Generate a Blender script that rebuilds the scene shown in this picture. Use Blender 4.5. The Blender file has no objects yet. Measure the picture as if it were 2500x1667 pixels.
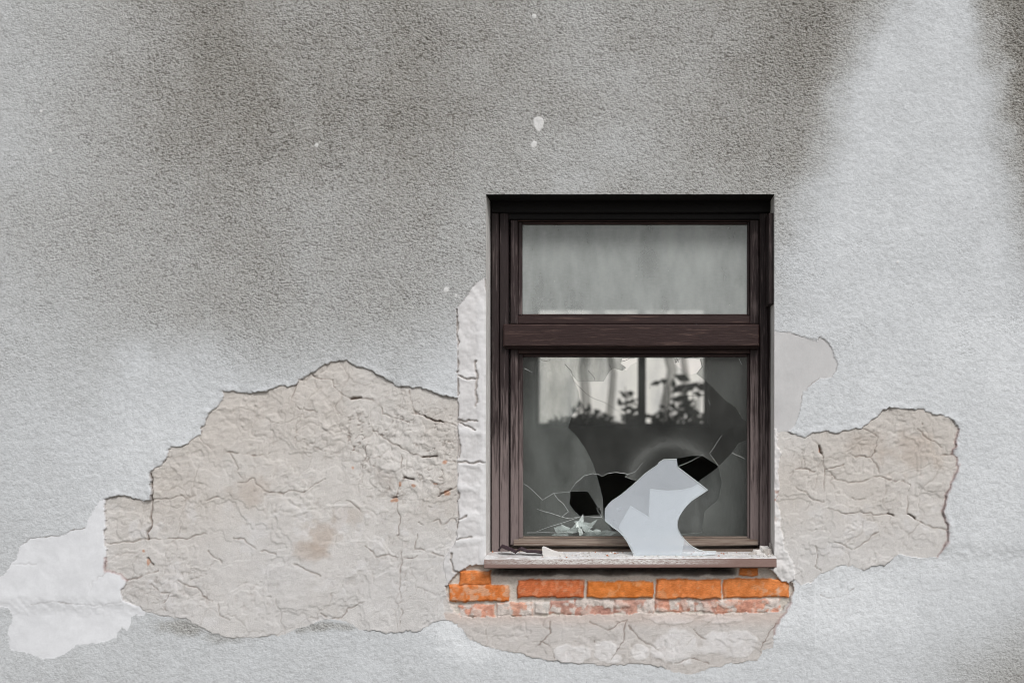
import bpy, math, random
import numpy as np
from mathutils import Vector
from mathutils.geometry import tessellate_polygon

R = math.radians
scene = bpy.context.scene

# ------------------------------------------------------------------ camera
S = 0.00161                     # metres on the wall plane for one photograph pixel (2500 wide)
D = 3.9                         # camera to wall
VX, VY = 1540.0, 1050.0         # where the optical axis meets the wall (photo pixels)
CX, CZ = (VX - 1250) * S, 0.55 + (1667 - VY) * S
cam = bpy.data.cameras.new("camera")
cam_o = bpy.data.objects.new("camera", cam)
scene.collection.objects.link(cam_o)
cam_o.location = (CX, -D, CZ)
cam_o.rotation_euler = (R(90), 0, 0)
cam.sensor_width = 36
cam.lens = 36 * D / (2500 * S)
cam.shift_x = (1250 - VX) / 2500
cam.shift_y = (VY - 833.5) / 2500
cam.clip_end = 2000
cam.dof.use_dof = True
cam.dof.focus_distance = D + 0.03
cam.dof.aperture_fstop = 1.25
scene.camera = cam_o

# ------------------------------------------------------------------ sky, sun, exposure
SUN_DIR = Vector((0.42, -1.0, 1.15)).normalized()      # towards the sun, high in front of the wall
w = bpy.data.worlds.new("World")
scene.world = w
w.use_nodes = True
nt = w.node_tree
sky = nt.nodes.new("ShaderNodeTexSky")
sky.sky_type = 'NISHITA'
sky.sun_disc = False
sky.sun_elevation = math.asin(SUN_DIR.z)
sky.sun_rotation = math.atan2(SUN_DIR.x, SUN_DIR.y)
sky.air_density = 1.0
sky.dust_density = 4.0
hs = nt.nodes.new("ShaderNodeHueSaturation")            # cloud veil: the blue goes out of the sky
hs.inputs['Saturation'].default_value = 0.22
nt.links.new(sky.outputs[0], hs.inputs['Color'])
bg = nt.nodes["Background"]
bg.inputs[1].default_value = 0.1
nt.links.new(hs.outputs[0], bg.inputs[0])
sun = bpy.data.lights.new("sun", 'SUN')
sun.energy = 1.4
sun.angle = R(14)
sun.color = (1.0, 0.975, 0.95)
sun_o = bpy.data.objects.new("sun", sun)
scene.collection.objects.link(sun_o)
sun_o.rotation_euler = SUN_DIR.to_track_quat('Z', 'Y').to_euler()
scene.view_settings.view_transform = 'Standard'
scene.view_settings.look = 'None'
scene.view_settings.exposure = 0.21
scene.view_settings.gamma = 1.0
scene.cycles.transparent_max_bounces = 24
scene.cycles.use_denoising = True
scene.cycles.sampling_pattern = 'BLUE_NOISE'
scene.cycles.use_adaptive_sampling = False
scene.cycles.filter_width = 1.0

# ------------------------------------------------------------------ helpers
def P(px, py, y=0.0):
    """photo pixel at depth y behind the wall plane -> world point"""
    k = S * (D + y) / D
    return Vector((CX + (px - VX) * k, y, CZ - (py - VY) * k))

def lin(r, g=None, b=None):
    if g is None: g = b = r
    f = lambda c: (c / 255 / 12.92) if c / 255 <= 0.04045 else ((c / 255 + 0.055) / 1.055) ** 2.4
    return (f(r), f(g), f(b))

def nlin(a):
    a = np.asarray(a, dtype=np.float64) / 255
    return np.where(a <= 0.04045, a / 12.92, ((a + 0.055) / 1.055) ** 2.4)

def link(o, parent=None):
    scene.collection.objects.link(o)
    if parent is not None:
        o.parent = parent
    return o

def tag(o, label=None, cat=None, group=None, kind=None):
    if label: o["label"] = label
    if cat: o["category"] = cat
    if group: o["group"] = group
    if kind: o["kind"] = kind
    return o

def thing(name, loc, label, cat, group=None, kind=None):
    o = bpy.data.objects.new(name, None)
    o.location = loc
    o.empty_display_size = 0.1
    scene.collection.objects.link(o)
    return tag(o, label, cat, group, kind)

def root_loc(parent):
    v = Vector((0, 0, 0))
    while parent is not None:
        v += parent.location
        parent = parent.parent
    return v

class MB:
    """collects world-space faces, builds ONE mesh object"""
    def __init__(self):
        self.v, self.f, self.m = [], [], []
    def face(self, pts, mi=0):
        n = len(self.v)
        self.v += [tuple(p) for p in pts]
        self.f.append(tuple(range(n, n + len(pts))))
        self.m.append(mi)
    def mesh(self, vs, fs, mi=0):
        n = len(self.v)
        self.v += [tuple(p) for p in vs]
        self.f += [tuple(i + n for i in f) for f in fs]
        self.m += [mi] * len(fs)
    def box(self, x0, x1, y0, y1, z0, z1, mi=0, ch=0.0):
        """box with its four front (low y) edges chamfered by ch"""
        c = ch
        vs = [(x0, y1, z0), (x1, y1, z0), (x1, y1, z1), (x0, y1, z1),
              (x0, y0 + c, z0), (x1, y0 + c, z0), (x1, y0 + c, z1), (x0, y0 + c, z1)]
        fs = [(0, 1, 2, 3), (4, 5, 1, 0), (5, 6, 2, 1), (6, 7, 3, 2), (7, 4, 0, 3)]
        if c > 0:
            vs += [(x0 + c, y0, z0 + c), (x1 - c, y0, z0 + c), (x1 - c, y0, z1 - c), (x0 + c, y0, z1 - c)]
            fs += [(8, 9, 5, 4), (9, 10, 6, 5), (10, 11, 7, 6), (11, 8, 4, 7), (11, 10, 9, 8)]
        else:
            fs += [(7, 6, 5, 4)]
        self.mesh(vs, fs, mi)
    def pbox(self, px0, px1, py0, py1, y0, y1, mi=0, ch=0.003):
        """box whose front face covers these photo pixels at depth y0"""
        a = P(px0, py1, y0); b = P(px1, py0, y0)
        self.box(a.x, b.x, y0, y1, a.z, b.z, mi, ch)
    def tube(self, pts, r, n=6, mi=0):
        rings = []
        for i, p in enumerate(pts):
            p = Vector(p)
            t = (Vector(pts[min(i + 1, len(pts) - 1)]) - Vector(pts[max(i - 1, 0)])).normalized()
            u = t.cross(Vector((0.13, 1, 0.21))).normalized(); v2 = t.cross(u)
            rr = r[i] if isinstance(r, (list, tuple)) else r
            rings.append([p + (u * math.cos(k * 2 * math.pi / n) + v2 * math.sin(k * 2 * math.pi / n)) * rr for k in range(n)])
        vs = [q for ring in rings for q in ring]
        fs = [(i * n + k, i * n + (k + 1) % n, (i + 1) * n + (k + 1) % n, (i + 1) * n + k)
              for i in range(len(rings) - 1) for k in range(n)]
        fs += [tuple(range(n - 1, -1, -1)), tuple((len(rings) - 1) * n + k for k in range(n))]
        self.mesh(vs, fs, mi)
    def slab(self, loops, to3, th, mi=0, me=None):
        """flat plate from 2-D loops (outer, holes...); to3(u, v, w) -> world, w in 0..1 through thickness"""
        me = mi if me is None else me
        flat = [p for l in loops for p in l]
        tris = tessellate_polygon([[Vector((p[0], p[1], 0)) for p in l] for l in loops])
        n = len(flat)
        vs = [to3(p[0], p[1], 0.0) for p in flat] + [to3(p[0], p[1], th) for p in flat]
        self.mesh(vs, [tuple(t) for t in tris] + [tuple(i + n for i in reversed(t)) for t in tris], mi)
        base = 0
        fs = []
        for l in loops:
            k = len(l)
            for i in range(k):
                a, b = base + i, base + (i + 1) % k
                fs.append((a, b, b + n, a + n))
            base += k
        self.mesh(vs, fs, me)
    def build(self, name, mats, parent=None, smooth=False):
        me = bpy.data.meshes.new(name)
        off = root_loc(parent)
        me.from_pydata([(v[0] - off.x, v[1] - off.y, v[2] - off.z) for v in self.v], [], self.f)
        for m in (mats if isinstance(mats, (list, tuple)) else [mats]):
            me.materials.append(m)
        me.polygons.foreach_set('material_index', self.m)
        if smooth:
            me.polygons.foreach_set('use_smooth', [True] * len(me.polygons))
        me.update()
        o = bpy.data.objects.new(name, me)
        return link(o, parent)

# ------------------------------------------------------------------ node materials
class NM:
    def __init__(self, name):
        self.mat = bpy.data.materials.new(name)
        self.mat.use_nodes = True
        self.t = self.mat.node_tree
        self.bsdf = self.t.nodes["Principled BSDF"]
        self.out = self.t.nodes["Material Output"]
    def n(self, typ, **kw):
        nd = self.t.nodes.new(typ)
        for k, v in kw.items():
            if k in nd.inputs: nd.inputs[k].default_value = v
            else: setattr(nd, k, v)
        return nd
    def l(self, a, b):
        self.t.links.new(a, b)
    def pos(self, scale=(1, 1, 1), rot=(0, 0, 0)):
        g = self.n("ShaderNodeNewGeometry")
        m = self.n("ShaderNodeMapping")
        m.inputs['Scale'].default_value = scale
        m.inputs['Rotation'].default_value = rot
        self.l(g.outputs['Position'], m.inputs['Vector'])
        return m.outputs[0]
    def noise(self, scale, detail=3, rough=0.55, vec=None, dist=0.0):
        nd = self.n("ShaderNodeTexNoise")
        nd.inputs['Scale'].default_value = scale
        nd.inputs['Detail'].default_value = detail
        nd.inputs['Roughness'].default_value = rough
        nd.inputs['Distortion'].default_value = dist
        if vec is not None: self.l(vec, nd.inputs['Vector'])
        return nd.outputs['Fac']
    def ramp(self, fac, stops):
        r = self.n("ShaderNodeValToRGB")
        els = r.color_ramp.elements
        while len(els) < len(stops): els.new(0.5)
        for e, (p, c) in zip(els, stops):
            e.position = p
            e.color = (*c, 1) if isinstance(c, (tuple, list)) else (c, c, c, 1)
        self.l(fac, r.inputs[0])
        return r.outputs[0]
    def math(self, op, a, b=None, clamp=False):
        m = self.n("ShaderNodeMath", operation=op, use_clamp=clamp)
        for i, x in enumerate((a, b)):
            if x is None: continue
            if isinstance(x, (int, float)): m.inputs[i].default_value = x
            else: self.l(x, m.inputs[i])
        return m.outputs[0]
    def mix(self, fac, a, b, mode='MIX'):
        m = self.n("ShaderNodeMix", data_type='RGBA', blend_type=mode)
        for i, x in ((0, fac), (6, a), (7, b)):
            if isinstance(x, (int, float)): m.inputs[i].default_value = x
            elif isinstance(x, (tuple, list)): m.inputs[i].default_value = (*x, 1)
            else: self.l(x, m.inputs[i])
        return m.outputs[2]
    def attr(self, name, out='Color'):
        a = self.n("ShaderNodeAttribute", attribute_name=name)
        return a.outputs[out]
    def bump(self, h, strength, dist, prev=None):
        b = self.n("ShaderNodeBump")
        if isinstance(strength, (int, float)): b.inputs['Strength'].default_value = strength
        else: self.l(strength, b.inputs['Strength'])
        b.inputs['Distance'].default_value = dist
        self.l(h, b.inputs['Height'])
        if prev is not None: self.l(prev, b.inputs['Normal'])
        return b.outputs[0]
    def fin(self, color=None, rough=0.9, normal=None, spec=0.2):
        if color is not None:
            if isinstance(color, tuple): self.bsdf.inputs['Base Color'].default_value = (*color, 1)
            else: self.l(color, self.bsdf.inputs['Base Color'])
        if isinstance(rough, (int, float)): self.bsdf.inputs['Roughness'].default_value = rough
        else: self.l(rough, self.bsdf.inputs['Roughness'])
        self.bsdf.inputs['Specular IOR Level'].default_value = spec
        if normal is not None: self.l(normal, self.bsdf.inputs['Normal'])
        return self.mat

def m_roughcast():
    m = NM("roughcast")
    alb = m.attr("albedo"); grit = m.attr("grit", 'Fac')
    v = m.pos((1, 1, 1.25), (0, R(22), 0))
    g1 = m.noise(86, 2, 0.6, v)
    g2 = m.noise(190, 3, 0.65, v)
    vo = m.n("ShaderNodeTexVoronoi"); vo.inputs['Scale'].default_value = 104; m.l(v, vo.inputs['Vector'])
    peb = vo.outputs['Distance']
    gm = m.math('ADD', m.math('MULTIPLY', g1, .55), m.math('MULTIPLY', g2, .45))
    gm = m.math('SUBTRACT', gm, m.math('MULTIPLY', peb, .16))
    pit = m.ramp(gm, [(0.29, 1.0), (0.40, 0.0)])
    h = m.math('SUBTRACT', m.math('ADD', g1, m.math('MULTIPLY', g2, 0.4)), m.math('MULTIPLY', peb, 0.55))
    pit_soot_shade = m.math('MULTIPLY', pit, grit, True)  # dark pits: soot plus the grain's self-shadow painted into the colour
    c = m.mix(pit_soot_shade, alb, m.mix(1.0, alb, (0.33, 0.305, 0.285), 'MULTIPLY'))
    light = m.ramp(g1, [(0.5, 0.0), (0.72, 1.0)])
    c = m.mix(m.math('MULTIPLY', light, 0.30), c, m.mix(0.5, alb, (0.72, 0.73, 0.74)))
    c = m.mix(0.22, c, m.mix(1.0, c, m.ramp(m.noise(330, 2, 0.6), [(0.3, 0.2), (0.7, 1.6)]), 'MULTIPLY'))
    st = m.math('ADD', m.math('MULTIPLY', grit, 0.70), 0.08)
    nrm = m.bump(h, st, 0.011)
    return m.fin(c, 0.95, nrm, 0.1)

def m_plaster(name, fine=0.35, bump=0.25, mottling=0.12):
    m = NM(name)
    alb = m.attr("albedo")
    n1 = m.noise(45, 5, 0.65)
    n2 = m.noise(260, 3, 0.6)
    n3 = m.noise(9, 4, 0.6)
    c = m.mix(mottling, alb, m.mix(1.0, alb, m.ramp(n3, [(0.35, 0.35), (0.65, 1.5)]), 'MULTIPLY'))
    c = m.mix(fine * 0.3, c, m.mix(1.0, c, m.ramp(n1, [(0.35, 0.3), (0.65, 1.5)]), 'MULTIPLY'))
    c = m.mix(fine * .35, c, m.mix(1.0, c, m.ramp(n2, [(0.35, 0.35), (0.62, 1.4)]), 'MULTIPLY'))
    h = m.math('ADD', n1, m.math('MULTIPLY', n2, 0.6))
    return m.fin(c, 0.95, m.bump(h, bump, 0.008), 0.1)

def m_brick():
    m = NM("worn_brickwork")
    alb = m.attr("albedo")
    n1 = m.noise(110, 5, 0.7); n2 = m.noise(420, 2, 0.6)
    c = m.mix(0.35, alb, m.mix(1.0, alb, m.ramp(n1, [(0.32, 0.35), (0.5, 1.0), (0.68, 1.5)]), 'MULTIPLY'))
    h = m.math('ADD', n1, m.math('MULTIPLY', n2, 0.4))
    return m.fin(c, 0.92, m.bump(h, 0.5, 0.008), 0.1)

def m_wood(name, vertical, base, wear_hi, wear_lo, worn=(0.25, 0.20, 0.195), z_hi=1.9, z_lo=1.05):
    """old varnished wood, paint worn off along the grain, more towards the sill"""
    m = NM(name)
    v = m.pos((55, 55, 2.6) if vertical else (2.6, 55, 55))
    g = m.noise(3.0, 5, 0.65, v, 0.3)
    fine = m.noise(9.0, 4, 0.7, v)
    geo = m.n("ShaderNodeNewGeometry")
    sep = m.n("ShaderNodeSeparateXYZ"); m.l(geo.outputs['Position'], sep.inputs[0])
    mr = m.n("ShaderNodeMapRange"); m.l(sep.outputs[2], mr.inputs[0])
    mr.inputs[1].default_value = z_hi; mr.inputs[2].default_value = z_lo
    mr.inputs[3].default_value = wear_hi; mr.inputs[4].default_value = wear_lo
    blot = m.noise(3.2, 3, 0.6)
    amt = m.math('ADD', m.math('MULTIPLY', m.math('ADD', g, m.math('MULTIPLY', blot, 0.5)), 1.0), mr.outputs[0])
    wear = m.ramp(amt, [(0.72, 0.0), (1.22, 1.0)])
    b2 = tuple(x * 1.4 for x in base); b0 = tuple(x * 0.7 for x in base)
    c = m.ramp(fine, [(0.3, b0), (0.55, base), (0.75, b2)])
    c = m.mix(wear, c, m.mix(fine, tuple(x * 0.6 for x in worn), worn))
    rough = m.ramp(wear, [(0, 0.5), (1, 0.9)])
    return m.fin(c, rough, m.bump(m.math('ADD', g, fine), 0.35, 0.003), 0.2)

def m_glass(name, dust, lo, hi, scale=5.0, streak=2.5, gloss=1.0, spots=True, haze=None):
    """thin pane under a film of dust: clear where clean, matt where dusty"""
    m = NM(name)
    m.t.nodes.remove(m.bsdf)
    v = m.pos((streak, 1, 1))
    n1 = m.noise(scale, 6, 0.62, v)
    n2 = m.noise(scale * 14, 3, 0.6)
    f = m.math('ADD', m.math('MULTIPLY', n1, 0.86), m.math('MULTIPLY', n2, 0.14))
    mr = m.n("ShaderNodeMapRange"); m.l(f, mr.inputs[0])
    mr.inputs[1].default_value = 0.34; mr.inputs[2].default_value = 0.66
    mr.inputs[3].default_value = lo; mr.inputs[4].default_value = hi
    f = mr.outputs[0]
    if haze:                                   # arc-shaped wiped smear on the pane
        hx, hz, hr, hw, hk = haze
        geo = m.n("ShaderNodeNewGeometry")
        sep = m.n("ShaderNodeSeparateXYZ"); m.l(geo.outputs['Position'], sep.inputs[0])
        dx = m.math('SUBTRACT', sep.outputs[0], hx); dz = m.math('SUBTRACT', sep.outputs[2], hz)
        rr = m.math('SQRT', m.math('ADD', m.math('MULTIPLY', dx, dx), m.math('MULTIPLY', dz, dz)))
        e = m.math('DIVIDE', m.math('SUBTRACT', rr, hr), hw)
        band = m.math('DIVIDE', 1.0, m.math('ADD', 1.0, m.math('MULTIPLY', e, m.math('MULTIPLY', e, 2.0))))
        band = m.math('MULTIPLY', band, m.ramp(n2, [(0.3, 0.3), (0.7, 1.0)]))
        f = m.math('ADD', f, m.math('MULTIPLY', band, hk), True)
    if spots:
        vo = m.n("ShaderNodeTexVoronoi"); vo.inputs['Scale'].default_value = 22
        sp = m.math('LESS_THAN', vo.outputs['Distance'], 0.055)
        gate = m.math('GREATER_THAN', m.noise(7, 1), 0.56)
        f = m.math('MAXIMUM', f, m.math('MULTIPLY', m.math('MULTIPLY', sp, gate), 0.8))
    tr = m.n("ShaderNodeBsdfTransparent"); tr.inputs[0].default_value = (0.975, 0.985, 0.98, 1)
    df = m.n("ShaderNodeBsdfDiffuse"); df.inputs[0].default_value = (*dust, 1)
    mx = m.n("ShaderNodeMixShader"); m.l(f, mx.inputs[0]); m.l(tr.outputs[0], mx.inputs[1]); m.l(df.outputs[0], mx.inputs[2])
    gl = m.n("ShaderNodeBsdfGlossy"); gl.inputs['Roughness'].default_value = 0.04
    fr = m.n("ShaderNodeFresnel"); fr.inputs[0].default_value = 1.45
    fz = m.math('MULTIPLY', fr.outputs[0], gloss * 0.5)
    m2 = m.n("ShaderNodeMixShader"); m.l(fz, m2.inputs[0]); m.l(mx.outputs[0], m2.inputs[1]); m.l(gl.outputs[0], m2.inputs[2])
    m.l(m2.outputs[0], m.out.inputs[0])
    return m.mat

def m_plain(name, col, rough=0.9, nscale=None, amp=0.25, bump=0.0, spec=0.2):
    m = NM(name)
    c = col
    nrm = None
    if nscale:
        n = m.noise(nscale, 4, 0.6)
        c = m.ramp(n, [(0.3, tuple(x * (1 - amp) for x in col)), (0.7, tuple(x * (1 + amp) for x in col))])
        if bump: nrm = m.bump(n, bump, 0.01)
    return m.fin(c, rough, nrm, spec)

# ------------------------------------------------------------------ numpy noise and outlines
rng = np.random.RandomState(7)
TAB = rng.rand(512, 512).astype(np.float32)
def vn(X, Y, cell, seed=0):
    x = X / cell + seed * 17.31; y = Y / cell + seed * 9.77
    ix = np.floor(x).astype(np.int64); iy = np.floor(y).astype(np.int64)
    fx = (x - ix).astype(np.float32); fy = (y - iy).astype(np.float32)
    fx = fx * fx * fx * (fx * (fx * 6 - 15) + 10); fy = fy * fy * fy * (fy * (fy * 6 - 15) + 10)
    a = TAB[ix & 511, iy & 511]; b = TAB[(ix + 1) & 511, iy & 511]
    c = TAB[ix & 511, (iy + 1) & 511]; d = TAB[(ix + 1) & 511, (iy + 1) & 511]
    return (a + (b - a) * fx) * (1 - fy) + (c + (d - c) * fx) * fy
def fbm(X, Y, cell, octv=4, seed=0, gain=0.5):
    s = 0; a = 1.0; t = 0
    for k in range(octv):
        s = s + a * vn(X, Y, cell / 2 ** k, seed + k * 3); t += a; a *= gain
    return s / t
def smooth(a, b, x):
    t = np.clip((x - a) / (b - a), 0, 1)
    return t * t * (3 - 2 * t)

def poly_sd(X, Y, poly, margin=60):
    """signed distance in px, negative inside"""
    poly = np.array(poly, dtype=np.float64)
    out = np.full(X.shape, float(margin), dtype=np.float32)
    x0, y0 = poly.min(0) - margin; x1, y1 = poly.max(0) + margin
    m = (X > x0) & (X < x1) & (Y > y0) & (Y < y1)
    px, py = X[m].astype(np.float32), Y[m].astype(np.float32)
    d2 = np.full(px.shape, 1e9, dtype=np.float32); ins = np.zeros(px.shape, dtype=bool)
    for i in range(len(poly)):
        ax, ay = poly[i]; bx, by = poly[(i + 1) % len(poly)]
        ex, ey = bx - ax, by - ay
        wx, wy = px - ax, py - ay
        t = np.clip((wx * ex + wy * ey) / max(ex * ex + ey * ey, 1e-6), 0, 1)
        d2 = np.minimum(d2, (wx - ex * t) ** 2 + (wy - ey * t) ** 2)
        if ay != by:
            c = ((ay > py) != (by > py)) & (px < (bx - ax) * (py - ay) / (by - ay) + ax)
            ins ^= c
    d = np.sqrt(d2)
    out[m] = np.clip(np.where(ins, -d, d), -1e4, margin)
    return out

def line_d(X, Y, lines, reach=14):
    """distance to a set of polylines, capped at reach"""
    out = np.full(X.shape, float(reach), dtype=np.float32)
    for ln in lines:
        for (ax, ay), (bx, by) in zip(ln[:-1], ln[1:]):
            i0 = np.searchsorted(gx, min(ax, bx) - reach); i1 = np.searchsorted(gx, max(ax, bx) + reach)
            j0 = np.searchsorted(gy, min(ay, by) - reach); j1 = np.searchsorted(gy, max(ay, by) + reach)
            if i1 <= i0 or j1 <= j0: continue
            px = X[j0:j1, i0:i1]; py = Y[j0:j1, i0:i1]
            ex, ey = bx - ax, by - ay
            t = np.clip(((px - ax) * ex + (py - ay) * ey) / max(ex * ex + ey * ey, 1e-6), 0, 1)
            d = np.sqrt((px - ax - ex * t) ** 2 + (py - ay - ey * t) ** 2)
            out[j0:j1, i0:i1] = np.minimum(out[j0:j1, i0:i1], d)
    return out

# ------------------------------------------------------------------ ground
def flat_sheet(name, mat, z, kind='structure', size=400):
    b = MB()
    b.face([(-size, -size, z), (size, -size, z), (size, size, z), (-size, size, z)])
    return tag(b.build(name, mat), kind=kind)
flat_sheet("ground", m_plain("yard_soil", (0.20, 0.19, 0.165), 0.95, 3.0, 0.4), -0.02)

# ------------------------------------------------------------------ the wall as one relief, cut into its layers
OL, OR_, OT, OB = 1187.0, 1890.0, 476.0, 1386.0          # window opening in photo pixels on the wall plane
STEP = 2.2
def axis(a, b, lo, hi, snaps):
    core = np.arange(a, b + 0.1, STEP)
    for s in snaps:
        core[np.argmin(abs(core - s))] = s
    left, right = [], []
    p, st = a, STEP
    while p > lo:
        st *= 1.35; p -= min(st, 160); left.append(p)
    p, st = b, STEP
    while p < hi:
        st *= 1.35; p += min(st, 160); right.append(p)
    return np.concatenate([left[::-1], core, right])
gx = axis(-50, 2550, -2600, 5100, (OL, OR_))
gy = axis(-50, 1717, -900, 2020, (OT, OB))
X, Y = np.meshgrid(gx, gy)
X = X.astype(np.float32); Y = Y.astype(np.float32)
# ragged look-up coordinates: breaks are never smooth curves
wob = (fbm(X, Y, 26, 3, 1) - 0.5) * 9 + (fbm(X, Y, 9, 2, 8) - .5) * 6; wob2 = (fbm(X, Y, 26, 3, 2) - 0.5) * 9 + (fbm(X, Y, 9, 2, 9) - .5) * 6
XW, YW = X + wob, Y + wob2
XC, YC = X + (fbm(X, Y, 18, 3, 5) - 0.5) * 12, Y + (fbm(X, Y, 18, 3, 6) - 0.5) * 12

WHITE = [(-20,1421),(0,1411),(20,1397),(33,1371),(50,1351),(53,1331),(73,1316),(100,1312),(133,1307),(153,1306),(187,1289),(210,1287),(227,1251),(240,1231),(260,1216),(300,1300),(310,1390),(320,1416),(310,1440),(300,1464),(317,1467),(340,1479),(357,1492),(350,1503),(330,1498),(318,1505),(320,1521),(310,1541),(296,1530),(290,1541),(287,1554),(240,1569),(187,1571),(167,1591),(133,1607),(100,1607),(70,1594),(23,1584),(17,1544),(30,1511),(23,1484),(0,1481),(-20,1478)]
BARE_L = [(1117,975),(1083,966),(1060,959),(1033,949),(1000,943),(967,943),(953,932),(930,916),(907,906),(873,894),(847,881),(812,882),(787,894),(763,914),(733,923),(723,941),(680,943),(650,954),(613,961),(593,959),(545,956),(548,967),(542,980),(533,997),(517,1002),(507,1022),(492,1049),(490,1060),(467,1074),(443,1092),(415,1088),(410,1114),(393,1135),(367,1153),(370,1187),(372,1220),(353,1224),(333,1217),(313,1210),(287,1210),(260,1215),(258,1361),(260,1394),(277,1396),(293,1401),(312,1416),(310,1427),(297,1441),(297,1464),(317,1467),(340,1479),(357,1492),(383,1497),(417,1507),(460,1512),(483,1527),(520,1544),(567,1556),(617,1556),(683,1549),(717,1539),(767,1516),(807,1511),(847,1517),(883,1537),(917,1542),(977,1542),(1013,1541),(1033,1532),(1067,1514),(1093,1509),(1110,1500),(1130,1400),(1130,1100)]
BOTTOM = [(1085,1507),(1113,1521),(1150,1562),(1200,1581),(1267,1594),(1349,1614),(1416,1616),(1483,1624),(1549,1619),(1616,1627),(1649,1641),(1693,1644),(1729,1632),(1783,1619),(1849,1611),(1863,1587),(1889,1579),(1891,1544),(1899,1514),(1919,1494),(1933,1467),(1939,1427),(1930,1400),(1880,1380),(1150,1380),(1100,1420),(1080,1470)]
BARE_R = [(1880,1050),(1923,1054),(1943,1062),(1963,1069),(1983,1059),(1999,1054),(2043,1054),(2076,1052),(2089,1044),(2104,1046),(2126,1029),(2146,1011),(2166,994),(2189,996),(2216,1001),(2253,1001),(2276,1011),(2303,1014),(2323,1027),(2341,1046),(2334,1071),(2328,1094),(2323,1109),(2336,1117),(2338,1144),(2326,1167),(2316,1197),(2306,1224),(2298,1246),(2311,1277),(2314,1321),(2291,1357),(2249,1364),(2229,1359),(2196,1354),(2176,1367),(2159,1379),(2133,1382),(2106,1391),(2076,1379),(2049,1379),(2016,1394),(1999,1401),(1979,1422),(1946,1423),(1930,1400),(1880,1370)]
PATCH_R = [(1880,807),(1903,812),(1923,811),(1949,819),(1969,827),(1993,834),(1999,823),(2013,829),(2028,847),(2036,872),(2044,887),(2039,907),(2028,921),(2003,924),(1983,937),(1959,957),(1956,984),(1949,1017),(1939,1041),(1929,1052),(1880,1058)]
JAMB = [(1195,676),(1182,680),(1163,691),(1153,703),(1140,723),(1122,743),(1115,756),(1117,840),(1117,1000),(1117,1200),(1116,1310),(1113,1324),(1100,1342),(1085,1362),(1083,1384),(1093,1424),(1110,1411),(1125,1394),(1147,1396),(1167,1386),(1200,1384)]
STRIP_R = [(1880,1040),(1898,1050),(1897,1085),(1907,1110),(1903,1130),(1895,1150),(1904,1180),(1898,1205),(1893,1225),(1903,1245),(1905,1270),(1908,1300),(1919,1344),(1938,1377),(1943,1398),(1941,1418),(1925,1424),(1905,1418),(1890,1400),(1878,1386)]
BRICKS = [(1120,1394),(1150,1380),(1890,1380),(1900,1402),(1925,1412),(1937,1430),(1930,1463),(1905,1494),(1750,1497),(1600,1498),(1350,1504),(1120,1506),(1098,1482),(1090,1432)]
sd_white = poly_sd(XW, YW, WHITE); sd_bl = poly_sd(XW, YW, BARE_L); sd_bot = poly_sd(XW, YW, BOTTOM)
sd_br = poly_sd(XW, YW, BARE_R); sd_pr = poly_sd(X + wob * .4, Y + wob2 * .4, PATCH_R)
sd_j = poly_sd(X + wob * .35, Y + wob2 * .35, JAMB); sd_s = poly_sd(XW, YW, STRIP_R); sd_bk = poly_sd(XW, YW, BRICKS)
ROUGH, WH, BL, BOT, BR, PR, JB, BK, ST = range(9)
lab = np.full(X.shape, ROUGH, dtype=np.int8)
for sd, k in ((sd_white, WH), (sd_bl, BL), (sd_bot, BOT), (sd_br, BR), (sd_pr, PR), (sd_j, JB), (sd_bk, BK), (sd_s, ST)):
    lab[sd < 0] = k

# --- soot and damp stain of the roughcast, brightness per photo cell (rows 128 px, columns 125 px)
G = np.array([
 [172,163,154,142,130,134,140,134,134,136,138,148,150,145,140,134,126,146,203,150,112],
 [176,165,154,142,128,130,136,134,132,136,140,150,148,145,140,132,128,188,206,192,114],
 [178,165,154,142,130,128,134,133,130,138,142,146,154,148,142,136,152,203,206,202,120],
 [180,167,155,145,136,132,136,138,134,142,146,158,162,148,142,140,180,203,207,204,132],
 [166,160,154,150,144,140,150,144,142,152,152,150,150,150,150,148,182,203,207,202,146],
 [172,164,158,152,146,142,152,150,150,156,158,160,160,160,160,160,190,201,205,202,168],
 [180,176,168,160,150,150,158,156,162,170,175,180,180,185,190,196,203,206,208,210,206],
 [186,184,184,194,192,188,186,185,190,200,200,200,200,200,204,205,206,208,208,210,210],
 [192,192,198,208,210,208,206,206,206,206,206,206,206,206,206,208,208,208,208,210,210],
 [196,198,206,208,208,208,208,208,208,208,208,208,208,208,208,208,208,208,210,210,210],
 [196,200,206,206,206,206,206,206,206,206,206,206,206,206,206,208,210,210,210,210,210],
 [195,200,204,204,204,204,204,204,204,204,204,206,206,208,210,214,214,212,210,208,205],
 [192,198,196,194,198,198,196,200,202,208,212,212,212,210,210,212,210,208,206,198,176],
 [192,192,192,194,196,197,198,199,200,202,204,204,204,204,204,204,203,202,195,166,142]], dtype=np.float64)
def cubic_grid(G, X, Y):
    u = np.clip(X / 125.0, 0, 19.999); v = np.clip(Y / (1667 / 13.0), 0, 12.999)
    iu = u.astype(int); iv = v.astype(int); fu = u - iu; fv = v - iv
    def w(t):
        return [-.5*t**3 + t**2 - .5*t, 1.5*t**3 - 2.5*t**2 + 1, -1.5*t**3 + 2*t**2 + .5*t, .5*t**3 - .5*t**2]
    wu, wv = w(fu), w(fv)
    out = 0
    for a in range(4):
        for b in range(4):
            out = out + G[np.clip(iv + a - 1, 0, 13), np.clip(iu + b - 1, 0, 20)] * wv[a] * wu[b]
    return out
SX = X + (fbm(X, Y, 150, 3, 11) - .5) * 60; SY = Y + (fbm(X, Y, 150, 3, 12) - .5) * 60
base = cubic_grid(G, SX, SY).astype(np.float32)
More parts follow.
